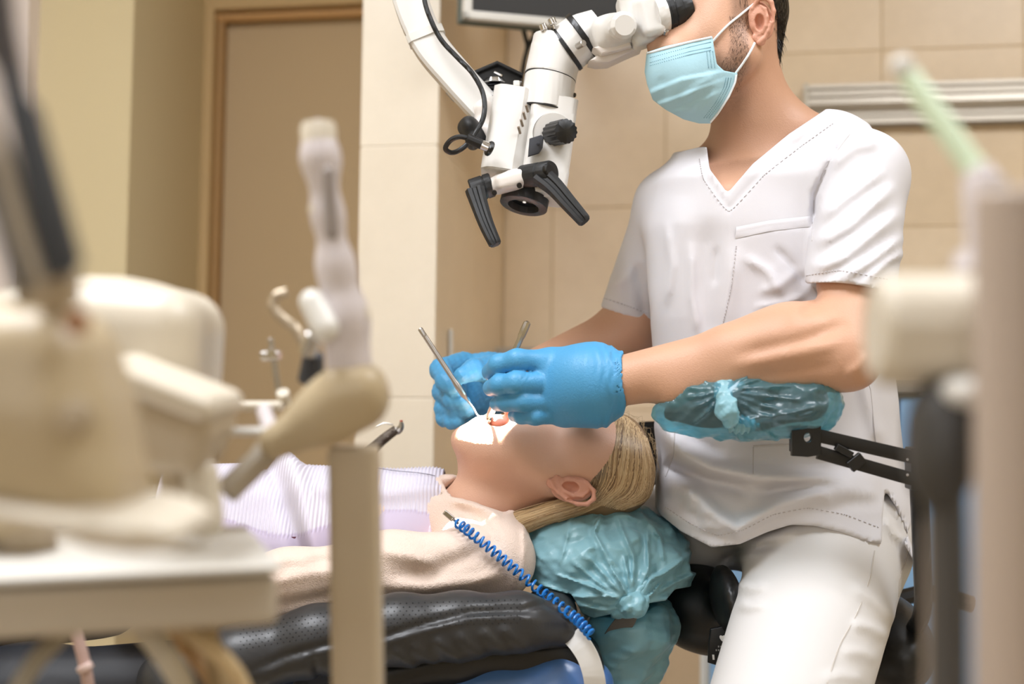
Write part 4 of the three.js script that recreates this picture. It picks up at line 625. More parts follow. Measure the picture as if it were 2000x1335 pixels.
// ---- hair
{
  const vol = union(0.03, ell(V(1207, 900, D0 + 0.005), m(68), m(96), 0.083), ell(V(1185, 935, D0 + 0.005), m(86), m(66), 0.08), chain(0.02, [V(1175, 972, 1.885), V(1090, 992, 1.875), V(1010, 1022, 1.872), V(985, 1040, 1.88)], [m(24), m(20), m(18), m(12)]));
  const face = outline([[1000, 700], [1196, 700], [1196, 806], [1172, 850], [1143, 888], [1142, 905], [1165, 930], [1172, 955], [1155, 976], [1100, 978], [1040, 990], [960, 1000], [900, 990], [900, 700]], 1.85, 1.97);
  const f = (x, y, z) => Math.max(vol(x, y, z), -face(x, y, z));
  const gs = []; const dark = [0.17, 0.095, 0.045], mid = [0.42, 0.27, 0.13], light = [0.68, 0.51, 0.30];
  const tone = () => { const q = rnd(), v = rr(0.8, 1.15); return (q < 0.25 ? mix3(dark, mid, rnd()) : mix3(mid, light, rnd())).map(c => c * v); };
  const base = mesh(f, ...span(940, 780, 1310, 1080, 1.8, 2.06), 0.003, { color: () => [0.24, 0.145, 0.07] }); gs.push(base);
  const strand = (P, n, r, lift) => { const c = new THREE.CatmullRomCurve3(P.map(([x, y]) => new THREE.Vector3(x, y, 0))), pts = []; for (let i = 0; i <= n; i++) { const q = c.getPoint(i / n), h = hit(q.x, q.y, vol, 1.7, 2.1); if (h) pts.push(h.multiplyScalar(1 - lift / 1.85)); } if (pts.length < 4) return; const col = tone().map(v => v * (P[0][0] < 1206 && P[0][1] < 900 ? 0.45 : 1)), g = tube(pts, t => r * (0.35 + 0.65 * Math.sin(Math.PI * clamp(t * 0.9 + 0.08))), 14, 5).toNonIndexed(); const a = new Float32Array(g.attributes.position.count * 3); for (let i = 0; i < a.length; i += 3) { a[i] = col[0]; a[i + 1] = col[1]; a[i + 2] = col[2]; } g.setAttribute('color', new THREE.BufferAttribute(a, 3)); gs.push(g); };
  for (let i = 0; i < 1500; i++) {     // from the hairline and crown round to the nape
    const s = rnd(), j = () => rr(-5, 5);
    const A = [lerp(1190, 1262, s) + j(), lerp(808, 862, s * s) + j()], B = [lerp(1165, 1276, s) + j(), lerp(868, 925, s) + j()], C = [lerp(1160, 1262, s) + j(), lerp(930, 970, s) + j()], D = [lerp(1140, 1215, s) + j(), lerp(972, 992, s) + j()];
    strand([A, B, C, D], 14, rr(0.0004, 0.0011), rr(-0.0004, 0.0016));
  }
  for (let i = 0; i < 420; i++) { const s = rnd(), j = () => rr(-3, 3); strand([[1178 + j(), lerp(958, 985, s) + j()], [lerp(1095, 1125, s) + j(), lerp(974, 1008, s)], [lerp(1035, 1060, s), lerp(990, 1030, s) + j()], [lerp(985, 1030, s) + j(), lerp(1006, 1048, s)]], 12, rr(0.0004, 0.0009), rr(-0.0004, 0.0012)); }
  for (let i = 0; i < 40; i++) { const s = rnd(), a = lerp(-0.4, 1.5, s), x = 1207 + Math.sin(a) * 70, y = 900 - Math.cos(a) * 97; gs.push((() => { const p = V(x, y, D0), g = tube([p, p.clone().add(new THREE.Vector3(rr(0.002, 0.008), rr(-0.008, 0.004), 0)), p.clone().add(new THREE.Vector3(rr(0.002, 0.01), rr(-0.025, -0.008), 0))], 0.0002, 6, 4); const c = new Float32Array(g.attributes.position.count * 3).fill(0.5); for (let k = 0; k < c.length; k += 3) { c[k + 1] = 0.36; c[k + 2] = 0.2; } g.setAttribute('color', new THREE.BufferAttribute(c, 3)); return g; })()); }
  part(patient, 'hair', gs, MAT.hairBlond, 'straight blonde hair swept back');
}
// ---- sweater
const chestP = chain(0.04, [V(850, 1040, 1.975), V(720, 1035, 1.98), V(430, 1045, 1.99)], [m(92), m(118), m(132)]);
const sweaterF = union(0.04, chestP, ell(V(952, 1082, 1.88), m(74), m(82), 0.075), chain(0.03, [V(975, 1095, 1.84), V(760, 1105, 1.80), V(560, 1138, 1.765), V(400, 1180, 1.735)], [m(66), m(60, 1.8), m(58, 1.77), m(52, 1.72)]), cap(V(880, 1030, 1.95), V(940, 1042, 1.905), m(84), m(64)), cap(V(892, 1010, 1.925), V(950, 1032, 1.897), m(56), m(56)), cap(V(872, 976, 1.945), V(900, 990, 1.925), m(34), m(34)), ell(V(952, 1082, 2.04), m(74), m(82), 0.07));
{
  const collar = (x, y, z) => pNeck(x, y, z) - 0.003, fo = folds([[[[870, 975], [930, 985], [985, 1010]], 8, 0.006], [[[880, 990], [930, 1010], [960, 1040], [975, 1080]], 10, -0.006], [[[760, 1120], [850, 1112], [920, 1085], [970, 1060]], 16, -0.008], [[[720, 1140], [830, 1150], [930, 1135], [1000, 1110]], 14, 0.008], [[[730, 1075], [800, 1085], [860, 1110]], 14, 0.006], [[[460, 1150], [600, 1120], [720, 1105]], 14, 0.006], [[[480, 1190], [600, 1170], [720, 1140]], 12, -0.006], [[[600, 1095], [680, 1100], [720, 1090]], 12, -0.005], [[[1018, 1010], [1026, 1060], [1020, 1110], [1005, 1150]], 4, 0.004], [[[480, 1110], [560, 1090], [620, 1092]], 14, 0.005], [[[840, 935], [852, 950], [860, 975]], 5, -0.007]]);
  const nk = grow(pNeck, 0.002), hd = grow(pHead, 0.004);
  const cutTop = outline([[1000, 800], [1000, 990], [985, 1000], [940, 985], [905, 968], [880, 958], [866, 945], [866, 800]], 1.85, 1.93);
  const f = (x, y, z) => { let d = sweaterF(x, y, z) - fo(x, y, z); d = smax(d, -nk(x, y, z), 0.006); d = smax(d, -hd(x, y, z), 0.004); return smax(d, -cutTop(x, y, z), 0.005); };
  part(patient, 'sweater', mesh(f, ...span(260, 890, 1060, 1260, 1.62, 2.2), 0.0042, { slack: 0.03 }), MAT.knit, 'fuzzy cream sweater');
  part(patient, 'trousers', mesh(union(0.05, cap(V(430, 1060, 1.99), V(60, 1120, 1.9), m(120), m(110)), cap(V(200, 1150, 1.85), V(-500, 1250, 1.7), m(95), m(75)), cap(V(200, 1150, 2.02), V(-500, 1250, 1.9), m(95), m(75))), ...span(-620, 850, 450, 1420, 1.5, 2.2), 0.012), std(0x1c2436, 0.8), 'dark navy trousers');
  part(patient, 'hand', mesh(union(0.012, cap(V(372, 1182, 1.733), V(300, 1180, 1.725), m(32), m(34)), ...[0, 1, 2, 3].map(k => chain(0.005, [V(290, 1156 + k * 10, 1.70 + k * 0.012), V(245, 1158 + k * 10, 1.695 + k * 0.012), V(215, 1160 + k * 9, 1.70 + k * 0.012)], [m(12), m(11), m(9)])), chain(0.005, [V(310, 1165, 1.70), V(275, 1150, 1.685), V(250, 1150, 1.68)], [m(14), m(11), m(9)])), ...span(180, 1090, 420, 1260, 1.6, 1.8), 0.004), std(0xd9a184, 0.55));
}
// ---- paper bib: corrugated sheet wrapped over the chest
const bibThing = thing('dental_bib', 'pale lilac ribbed paper bib spread over the chest', 'bib', V(640, 1040, 1.87));
{
  const A = V(868, 1030, 1.975), B = V(330, 1047, 1.99), NU = 420, NV = 90, pos = [], idx = [], col = [];
  const low = [[0, -18], [0.03, -14], [0.2, -10], [0.3, -12], [0.4, -8], [0.44, -2], [0.5, -14], [0.6, -22], [0.7, -14], [0.8, -8], [0.9, 0], [1, 6]];
  const edge = u => { let i = 0; while (i < low.length - 2 && u > low[i + 1][0]) i++; return lerp(low[i][1], low[i + 1][1], sstep(low[i][0], low[i + 1][0], u)); };
  for (const back of [0, 1]) for (let i = 0; i <= NU; i++) for (let j = 0; j <= NV; j++) {
    const u = i / NU, v = j / NV, th = lerp(edge(u), 148, v) * Math.PI / 180, C = A.clone().lerp(B, u);
    const deg = th * 180 / Math.PI, flare = 0.012 * sstep(30, -15, deg);
    const crease = 0.020 * Math.exp(-Math.pow((u - 0.46 - (deg - 20) * 0.0016) / 0.045, 2)) - 0.010 * Math.exp(-Math.pow((u - 0.525 - (deg - 20) * 0.0016) / 0.03, 2)), wave = 0.004 * Math.sin(u * 17 + deg * 0.03) * sstep(100, 10, deg) + 0.008 * Math.exp(-Math.pow((deg - 42) / 8, 2)) * (u < 0.45 ? 1 : 0.2);
    const ribs = deg > 14 + 10 * Math.sin(u * 9) ? 0.0011 * Math.sin(u * 2 * Math.PI * 78 + (u > 0.5 ? deg * 0.09 : 0)) : 0;
    const R = lerp(m(96), m(137), Math.pow(Math.min(1, u * 1.28), 0.5)) + 0.007 + 0.008 * sstep(0.2, 0, u) + flare + crease + wave + ribs - back * 0.0012;
    pos.push(C.x, C.y + Math.sin(th) * R, C.z + Math.cos(th) * R);
    const flat = deg < 16 + 10 * Math.sin(u * 9); col.push(...(flat ? [0.82, 0.76, 0.86] : [1, 1, 1]));  // unribbed lower part tinted darker lilac, some of its shade painted in
  }
  const W = NV + 1, off = (NU + 1) * W; for (const b of [0, 1]) for (let i = 0; i < NU; i++) for (let j = 0; j < NV; j++) { const o = b * off + i * W + j, p = o + W; b ? idx.push(o, o + 1, p, o + 1, p + 1, p) : idx.push(o, p, o + 1, o + 1, p, p + 1); }
  const g = new THREE.BufferGeometry(); g.setAttribute('position', new THREE.Float32BufferAttribute(pos, 3)); g.setAttribute('color', new THREE.Float32BufferAttribute(col, 3)); g.setIndex(idx); g.computeVertexNormals();
  const sheet = part(bibThing, 'sheet', g, MAT.bib);
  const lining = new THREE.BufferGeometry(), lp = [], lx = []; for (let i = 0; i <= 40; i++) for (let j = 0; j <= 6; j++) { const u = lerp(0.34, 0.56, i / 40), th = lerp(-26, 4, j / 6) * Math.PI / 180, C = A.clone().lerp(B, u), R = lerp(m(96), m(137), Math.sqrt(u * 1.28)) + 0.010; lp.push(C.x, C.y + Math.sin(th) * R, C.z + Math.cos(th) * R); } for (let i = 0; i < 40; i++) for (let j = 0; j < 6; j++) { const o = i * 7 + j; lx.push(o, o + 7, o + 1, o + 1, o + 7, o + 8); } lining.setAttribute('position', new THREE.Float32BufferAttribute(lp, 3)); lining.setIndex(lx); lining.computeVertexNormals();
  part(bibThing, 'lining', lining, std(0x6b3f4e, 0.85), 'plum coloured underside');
  const st = []; for (let i = 0; i < 60; i++) { const t = i / 60, u = lerp(0.03, 0.29, t), th = lerp(62, 84, t) * Math.PI / 180, C = A.clone().lerp(B, u), R = lerp(m(96), m(137), Math.sqrt(u * 1.28)) + 0.0095 + 0.008 * sstep(0.2, 0, u); st.push(new THREE.OctahedronGeometry(0.0009).translate(C.x, C.y + Math.sin(th) * R, C.z + Math.cos(th) * R)); } part(bibThing, 'stitch_line', st, std(0x6d6875, 0.9));
}
const cordThing = thing('bib_cord', 'blue coiled bib cord with a metal clip running to the headrest', 'cord', V(1020, 1130, 1.78));
{
  const path = [[889, 1016], [935, 1052], [990, 1098], [1040, 1140], [1090, 1180], [1130, 1212], [1156, 1240]].map(([x, y]) => { const h = hit(x, y, (a, b, c) => sweaterF(a, b, c) - 0.012, 1.6, 2.0); return x < 1015 && h ? h : V(x, y, lerp(1.795, 1.70, clamp((x - 1015) / 140))); });
  const c = new THREE.CatmullRomCurve3(path), N = 27, pts = [], f0 = c.computeFrenetFrames(600, false);
  for (let i = 0; i <= 600; i++) { const t = i / 600, p = c.getPointAt(t), turns = N * (t < 0.45 ? t / 0.45 * 0.46 : t > 0.85 ? 0.8 + (t - 0.85) / 0.15 * 0.2 : 0.46 + (t - 0.45) / 0.4 * 0.34), a = turns * 2 * Math.PI, r = m(8.5) * sstep(0, 0.03, t); pts.push(p.addScaledVector(f0.normals[i], Math.cos(a) * r).addScaledVector(f0.binormals[i], Math.sin(a) * r)); }
  const cc = new THREE.CatmullRomCurve3(pts); part(cordThing, 'coil', tube(cc, 0.0017, 1100, 7), MAT.cord);
  const p0 = path[0]; part(cordThing, 'clip', [box(p0.clone().add(new THREE.Vector3(-0.008, 0.006, 0.001)), 0.016, 0.007, 0.004, 0.0015, [0, 0, -0.7]), rod(p0.clone().add(new THREE.Vector3(-0.004, 0.003, 0.003)), p0.clone().add(new THREE.Vector3(0.004, -0.004, 0.001)), 0.002)], MAT.chrome, 'small metal alligator clip');
}
// ---------------------------------------------------------------- dental chair
const chair = thing('dental_chair', 'reclined dental chair with black padded backrest and blue shell', 'dental chair', V(500, 1335, 2.0).applyMatrix4(M).setY(0).applyMatrix4(M.clone().invert()));
const toFloor = (p, h = 0) => { const w = p.clone().applyMatrix4(M); w.y = h; return w.applyMatrix4(M.clone().invert()); };
{
  const leather = std(0x2f2f30, 0.4, { bumpMap: rep(tGrain, 10), bumpScale: 0.0003 });
  const pad = union(0.03,
    chain(0.03, [V(330, 1330, 1.70), V(470, 1290, 1.705), V(620, 1250, 1.71), V(780, 1228, 1.715), V(900, 1222, 1.72), V(1010, 1214, 1.73), V(1095, 1222, 1.75)], [62, 62, 60, 60, 58, 50, 40].map(p => m(p, 1.71))),
    chain(0.05, [V(330, 1335, 1.95), V(620, 1262, 1.95), V(900, 1235, 1.95), V(1040, 1225, 1.95)], [62, 60, 56, 48].map(p => m(p, 1.95))), chain(0.05, [V(330, 1335, 2.2), V(620, 1262, 2.2), V(900, 1235, 2.2), V(1040, 1225, 2.2)], [62, 60, 56, 46].map(p => m(p, 2.2))), ell(V(1075, 1195, 1.84), m(52), m(48), 0.09));
  const fo = folds([[[[470, 1318], [560, 1280], [640, 1258], [740, 1246], [830, 1218], [920, 1196], [1010, 1192], [1080, 1205]], 8, -0.004], [[[470, 1330], [560, 1292], [640, 1270], [740, 1258], [830, 1230], [920, 1207], [1010, 1203], [1080, 1216]], 8, 0.003], [[[605, 1270], [620, 1310], [635, 1340]], 7, -0.004], [[[1010, 1192], [1060, 1180], [1110, 1200], [1140, 1245]], 7, -0.004],
    ...[[760, 1262], [800, 1255], [845, 1245], [890, 1236], [935, 1228], [975, 1222]].map(([x, y], i) => [[[x, y], [x + 30, y + 28], [x + 62, y + 48]], 10, i % 2 ? 0.0035 : 0.0045]), [[[640, 1300], [700, 1290], [740, 1300]], 20, 0.004], [[[500, 1335], [560, 1310], [620, 1300]], 16, 0.004]]);
  const f = (x, y, z) => pad(x, y, z) - fo(x, y, z);
  part(chair, 'backrest', mesh(f, ...span(280, 1120, 1170, 1430, 1.58, 2.36), 0.0034, { slack: 0.02 }), leather, 'black leather backrest with pleated side');
  const holes = []; for (let i = 0; i < 46; i++) for (let j = 0; j < 7; j++) { const X = 470 + i * 12 + (j % 2) * 6, Y = 1222 - (X - 470) * 0.16 + (X > 740 ? (X - 740) * 0.13 : 0) + j * 7.5; const p = hit(X, Y, f, 1.4, 2.0); if (p && !(X > 640 && X < 735)) holes.push(new THREE.OctahedronGeometry(0.0008).translate(p.x, p.y, p.z + 0.0002)); }
  const h = part(chair, 'perforation', holes, std(0x060606, 0.9)); h.userData.kind = 'stuff';
  const sh = union(0.02, chain(0.03, [V(560, 1440, 1.77), V(800, 1395, 1.77), V(950, 1358, 1.77), V(1090, 1336, 1.775), V(1150, 1338, 1.78)], [80, 76, 66, 62, 50].map(p => m(p, 1.78))), chain(0.03, [V(560, 1440, 2.1), V(950, 1362, 2.1), V(1140, 1345, 2.1)], [80, 66, 52].map(p => m(p, 2.1))), rbox(V(860, 1400, 1.95), 0.22, 0.05, 0.16, 0.03, 0.16));
  part(chair, 'backrest_shell', mesh(sh, ...span(420, 1230, 1260, 1560, 1.62, 2.3), 0.006), MAT.blueShell, 'glossy blue shell under the backrest');
  const dk = union(0.03, chain(0.03, [V(700, 1330, 1.75), V(900, 1285, 1.75), V(1130, 1262, 1.77)], [40, 34, 22].map(p => m(p, 1.75))), rbox(V(880, 1290, 1.95), 0.2, 0.03, 0.2, 0.02, 0.13)); part(chair, 'backrest_frame', mesh(dk, ...span(600, 1200, 1180, 1420, 1.65, 2.25), 0.006), MAT.black);
  part(chair, 'strap', sweep([V(1118, 1240, 1.735), V(1132, 1256, 1.722), V(1148, 1282, 1.715), V(1160, 1320, 1.712), V(1165, 1370, 1.72)], () => [[-0.013, -0.0012], [-0.013, 0.0012], [0.013, 0.0012], [0.013, -0.0012]], 24, true, zUp), std(0xd8d6d2, 0.6), 'pale grey strap');
  // seat, pedestal and base below the picture
  const seat = V(60, 1330, 1.95); part(chair, 'seat', mesh(union(0.04, chain(0.05, [V(330, 1330, 1.75), V(50, 1370, 1.75), V(-420, 1400, 1.7)], [0.05, 0.06, 0.05]), chain(0.05, [V(330, 1340, 2.0), V(50, 1380, 2.0), V(-420, 1410, 1.95)], [0.05, 0.06, 0.05]), chain(0.05, [V(330, 1340, 2.2), V(50, 1380, 2.2), V(-420, 1410, 2.15)], [0.05, 0.06, 0.05])), ...span(-560, 1200, 400, 1520, 1.55, 2.35), 0.012), std(0x15171d, 0.6));
  const p = V(420, 1500, 1.98); part(chair, 'pedestal', [rod(p, toFloor(p, 0.05), 0.12)], MAT.white); const fl = toFloor(p, 0.03); part(chair, 'base_plate', box(fl, 0.75, 0.06, 0.5, 0.02), MAT.white);
  part(chair, 'headrest_arm', tube([V(1060, 1270, 1.95), V(1130, 1250, 1.95), V(1180, 1190, 1.95), V(1185, 1120, 1.95)], 0.016, 16, 10), MAT.grey);
  const cush = part(chair, 'headrest', mesh(union(0.03, ell(V(1178, 1085, 1.945), m(138), m(95), 0.12), ell(V(1110, 1080, 1.945), m(80), m(70), 0.11)), ...span(980, 940, 1360, 1230, 1.78, 2.12), 0.006), std(0x6f7576, 0.5), 'grey headrest cushion');
}
// ---------------------------------------------------------------- thin teal covers (crinkled film)
// crumpled film: straight creases with flat facets between them
const creaseDirs = Array.from({ length: 11 }, (_, i) => { const a = rnd() * 6.28, b = rr(-0.8, 0.8), big = i < 5; return { x: Math.cos(a) * Math.cos(b), y: Math.sin(a) * Math.cos(b), z: Math.sin(b), q: big ? rr(18, 34) : rr(48, 95), p: rnd() * 9, h: big ? rr(0.55, 1) : rr(0.12, 0.3) }; });
const ridged = (x, y, z, s) => { const k = s / 24; let v = 0; for (const c of creaseDirs) { const t = (x * c.x + y * c.y + z * c.z + 0.006 * Math.sin(x * 41 + c.p) + 0.006 * Math.sin(y * 37 - c.p)) * c.q * k + c.p, f = t - Math.floor(t), tri = Math.abs(f - 0.5) * 2; v += c.h * tri; } return v; };
const FILMV = std(0xffffff, 0.38, { vertexColors: true, transmission: 0.42, thickness: 0, side: THREE.DoubleSide, bumpMap: rep(tGrain, 10), bumpScale: 0.0008 });
const FILMTHIN = std(0xffffff, 0.3, { vertexColors: true, transmission: 0.88, thickness: 0, side: THREE.DoubleSide });
const filmCol = () => [0.36, 0.68, 0.77];
const cover1 = thing('headrest_cover', 'crinkled teal disposable cap stretched over the headrest', 'headrest cover', V(1180, 1200, 1.93));
{
  const vol = union(0.03, ell(V(1178, 1085, 1.945), m(146), m(104), 0.128), ell(V(1105, 1085, 1.945), m(86), m(76), 0.118), ell(V(1200, 1150, 1.88), m(95), m(48), 0.07), ell(V(1290, 1100, 1.93), m(40), m(50), 0.08));
  const ray = []; const K = [1236, 1184]; for (let i = 0; i < 22; i++) { const a = lerp(2.1, 6.0, i / 21) + rr(-0.06, 0.06), l = rr(70, 190), bend = rr(-0.25, 0.25); ray.push([[[K[0], K[1]], [K[0] + Math.cos(a) * l * 0.5, K[1] + Math.sin(a) * l * 0.5], [K[0] + Math.cos(a + bend) * l, K[1] + Math.sin(a + bend) * l]], rr(3, 6), rr(0.003, 0.0075)]); }
  const fo = folds([...ray, [[[1180, 990], [1160, 1040], [1180, 1075], [1215, 1120]], 4, 0.006], [[[1120, 985], [1105, 1060], [1090, 1110]], 4, 0.004], [[[1250, 1000], [1290, 1050], [1300, 1110]], 4, 0.005], [[[1030, 1130], [1120, 1165], [1220, 1165]], 4, 0.005], [[[1145, 1000], [1200, 1000], [1290, 1030]], 5, 0.004]]);
  const f = (x, y, z) => { const v = vol(x, y, z) - fo(x, y, z) - 0.0034 * ridged(x, y, z, 24); return v; };
  const clipB = outline([[980, 930], [1380, 930], [1380, 1140], [1318, 1150], [1300, 1172], [1262, 1178], [1240, 1190], [1195, 1198], [1160, 1206], [1138, 1198], [1116, 1160], [1060, 1148], [1010, 1125]], 1.85);
  const c = part(cover1, 'cap', mesh((x, y, z) => Math.max(f(x, y, z), clipB(x, y, z)), ...span(985, 945, 1370, 1225, 1.74, 2.14), 0.0023, { slack: 0.02, color: filmCol }), FILMV);
  part(c, 'knot', mesh((x, y, z) => union(0.006, ell(V(1238, 1180, 1.80), m(20), m(14), 0.014), cap(V(1238, 1180, 1.80), V(1258, 1140, 1.81), m(12), m(5)), cap(V(1238, 1180, 1.80), V(1205, 1192, 1.81), m(12), m(8)))(x, y, z) - 0.002 * ridged(x, y, z, 60), ...span(1180, 1110, 1290, 1215, 1.75, 1.86), 0.0022, { color: filmCol }), FILMV);
  // loose lower skirt of the cover and the strap over it
  const sk = union(0.03, ell(V(1225, 1215, 1.93), m(92), m(50), 0.10), ell(V(1215, 1275, 1.94), m(80), m(70), 0.085), ell(V(1190, 1335, 1.95), m(70), m(60), 0.075));
  part(cover1, 'skirt', mesh((x, y, z) => { const v = sk(x, y, z) - 0.003 * ridged(x, y, z, 20); return Math.max(v, -vol(x, y, z)); }, ...span(1080, 1130, 1350, 1430, 1.76, 2.1), 0.0028, { slack: 0.02, color: filmCol }), FILMV, 'hanging skirt of the cover');
  part(cover1, 'strap', sweep([V(1232, 1185, 1.815), V(1222, 1210, 1.822), V(1204, 1235, 1.835), V(1180, 1275, 1.86)], () => rrect(0.0125, 0.0012, 0.001, 2), 20, true, zUp), std(0x6a655f, 0.7), 'grey ribbed strap');
}
const ARMPAD = chain(0.03, [V(1312, 806, 1.755), V(1380, 790, 1.745), V(1470, 786, 1.735), V(1580, 784, 1.735)], [18, 36, 46, 40].map(p => m(p, 1.74)));
const cover2 = thing('armrest_cover', 'crinkled teal cap over the armrest under the forearm', 'armrest cover', V(1460, 840, 1.74));
{
  const K = [1413, 762], ray = []; for (let i = 0; i < 14; i++) { const left = i < 5, a = left ? lerp(2.2, 3.6, i / 4) : lerp(-0.55, 1.3, (i - 5) / 8), l = left ? rr(60, 110) : rr(100, 200); ray.push([[K, [K[0] + Math.cos(a) * l * 0.5, K[1] + Math.sin(a) * l * 0.5], [K[0] + Math.cos(a) * l, K[1] + Math.sin(a) * l * 0.8]], rr(3, 5), rr(0.0025, 0.005)]); }
  const fo = folds([...ray, [[[1440, 820], [1520, 812], [1610, 790]], 5, 0.005], [[[1500, 800], [1560, 815], [1600, 800]], 4, 0.004]]);
  const vol = union(0.02, grow(ARMPAD, 0.006), ell(V(1560, 790, 1.73), m(62), m(48), 0.045)), arm = grow(foreL, 0.001);
  const f = (x, y, z) => { const v = vol(x, y, z) - fo(x, y, z) - 0.002 * ridged(x, y, z, 34); return Math.max(v, -arm(x, y, z)); };
  const c = part(cover2, 'cap', mesh(f, ...span(1260, 700, 1660, 860, 1.64, 1.84), 0.002, { slack: 0.02, color: filmCol }), FILMTHIN);
  part(c, 'knot', mesh((x, y, z) => union(0.006, cap(V(1412, 760, 1.712), V(1420, 800, 1.69), m(10), m(13)), cap(V(1420, 800, 1.69), V(1425, 818, 1.695), m(13), m(9)), cap(V(1412, 762, 1.712), V(1450, 748, 1.712), m(8), m(5)))(x, y, z) - 0.0015 * ridged(x, y, z, 60), ...span(1380, 720, 1480, 835, 1.66, 1.75), 0.0018, { color: filmCol }), FILMV);
  const fr = []; for (let i = 0; i < 13; i++) { const x = 1424 + i * 4.2, a = V(x, 822, 1.71 + (i % 2) * 0.006), b = V(x + (i - 6) * 0.9, 836 + 8 * Math.sin(i / 12 * Math.PI), 1.708 + (i % 2) * 0.008); fr.push(tube([a, b], t => 0.0028 - 0.0012 * t, 3, 6)); }
  part(cover2, 'gathered_frill', mesh((x, y, z) => { const v = ell(V(1447, 828, 1.712), m(32), m(17), 0.016)(x, y, z) - 0.0018 * Math.sin(x * 900); return v; }, ...span(1400, 790, 1490, 860, 1.66, 1.76), 0.0018, { color: filmCol }), FILMV);
}
// ---------------------------------------------------------------- the stool with its armrests
const stool = thing('saddle_stool', 'black saddle stool with armrest arms under the dentist', 'stool', toFloor(V(1560, 1300, 1.95)));
{
  const seat = union(0.03, ell(V(1420, 1172, 1.865), m(30), m(70), 0.07, 0.15), ell(V(1350, 1170, 2.0), m(92), m(84), 0.075), ell(V(1725, 1250, 1.93), m(88), m(98), 0.14, 0.1), ell(V(1560, 1245, 1.99), m(170), m(60), 0.12), ell(V(1385, 1215, 1.99), m(84), m(62), 0.07));
  part(stool, 'seat', mesh(seat, ...span(1270, 1050, 1850, 1420, 1.7, 2.2), 0.0055), std(0x121212, 0.4), 'black divided saddle seat');
  const pl = part(stool, 'tilt_plate', plate([[1388, 1228], [1450, 1215], [1452, 1300], [1400, 1299], [1383, 1294], [1384, 1262]], 1.845, 0.008, 0.002), MAT.black);
  part(pl, 'slot', plate([[1391, 1278], [1395, 1278], [1396, 1288], [1392, 1288]], 1.8445, 0.003, 0.0004), std(0xd9d6d0, 0.5));
  const font = await new FontLoader().loadAsync('fonts/droid/droid_sans_bold.typeface.json');
  const txt = new TextGeometry('S', { font, size: 0.0085, depth: 0.0006, curveSegments: 4 }); const tp = V(1419, 1253, 1.8445); txt.translate(tp.x, tp.y, tp.z); part(pl, 'lettering', txt, std(0xe6e4e0, 0.6));
  const hs = new THREE.Shape(); hs.moveTo(0, -0.004); hs.bezierCurveTo(-0.006, 0.001, -0.004, 0.006, 0, 0.003); hs.bezierCurveTo(0.004, 0.006, 0.006, 0.001, 0, -0.004); const hp = V(1411, 1246, 1.8445); part(pl, 'heart_mark', new THREE.ExtrudeGeometry(hs, { depth: 0.0006, bevelEnabled: false }).translate(hp.x, hp.y, hp.z), std(0xe6e4e0, 0.6));
  const small = []; for (let r = 0; r < 2; r++) for (let k = 0; k < 4; k++) if (rnd() < 0.85) { const q = V(1399 + k * 4.5, 1262 + r * 7, 1.8445); small.push(new THREE.BoxGeometry(0.0016, 0.0022, 0.0005).translate(q.x, q.y, q.z)); } part(pl, 'small_print', small, std(0x8f8c88, 0.7));
  const col = V(1560, 1300, 1.97); part(stool, 'gas_column', [rod(col, toFloor(col, 0.1), 0.028)], MAT.steel);
  const c0 = toFloor(col, 0.08); for (let k = 0; k < 5; k++) { const a = k * 2 * Math.PI / 5, e = c0.clone().add(new THREE.Vector3(Math.cos(a) * 0.28, -0.03, Math.sin(a) * 0.28)); part(stool, 'base_leg', tube([c0, e], t => 0.026 - 0.01 * t, 6, 10), MAT.black); const w = toFloor(e, 0.026); part(stool, 'caster', rod(w.clone().add(new THREE.Vector3(-0.012, 0, 0)), w.clone().add(new THREE.Vector3(0.012, 0, 0)), 0.026), MAT.rubber); }
  // near armrest: bracket with a hole, two parallel bars, upright
  const bk = new THREE.Shape([[1545, 840], [1600, 832], [1600, 886], [1575, 890], [1545, 888]].map(([x, y]) => { const v = V(x, y, 1.7); return new THREE.Vector2(v.x, v.y); })); const hc = V(1575, 853, 1.7); const hole = new THREE.Path(); hole.absellipse(hc.x, hc.y, 0.0052, 0.006, 0, Math.PI * 2); bk.holes.push(hole);
  part(stool, 'armrest_bracket', [new THREE.ExtrudeGeometry(bk, { depth: 0.008, bevelEnabled: true, bevelSize: 0.0006, bevelThickness: 0.0006, bevelSegments: 1 }).translate(0, 0, -1.7), box(V(1553, 860, 1.715), 0.008, 0.028, 0.035, 0.001), box(V(1570, 838, 1.725), 0.03, 0.006, 0.05, 0.001)], MAT.black, 'black bracket with a round hole');
  const bar = (a, b, w, name) => part(stool, name, sweep([a, b], () => rrect(0.005, w, 0.0012, 2), 2, true, new THREE.Vector3(0, 1, 0)), MAT.black);
  bar(V(1598, 850, 1.702), V(1785, 893, 1.70), m(13, 1.7), 'armrest_bar'); bar(V(1598, 883, 1.702), V(1785, 936, 1.70), m(13, 1.7), 'armrest_bar');
  part(stool, 'bar_clamp', [box(V(1672, 902, 1.695), 0.014, 0.02, 0.01, 0.001, [0, 0, -0.9]), box(V(1648, 880, 1.695), 0.022, 0.008, 0.01, 0.001, [0, 0, -0.5])], MAT.black);
  for (const [x, y] of [[1588, 841], [1588, 876], [1772, 897], [1772, 927]]) part(stool, 'rivet', rod(V(x, y, 1.696), V(x, y, 1.694), 0.0016), MAT.steel);
  const up = V(1788, 912, 1.70), lo = V(1790, 1240, 1.80); part(stool, 'armrest_post', [box(V(1786, 914, 1.71), 0.016, 0.05, 0.03, 0.002), tube([V(1792, 900, 1.715), V(1800, 1080, 1.74), V(1800, 1200, 1.79), V(1760, 1250, 1.88)], 0.011, 20, 10)], MAT.black);
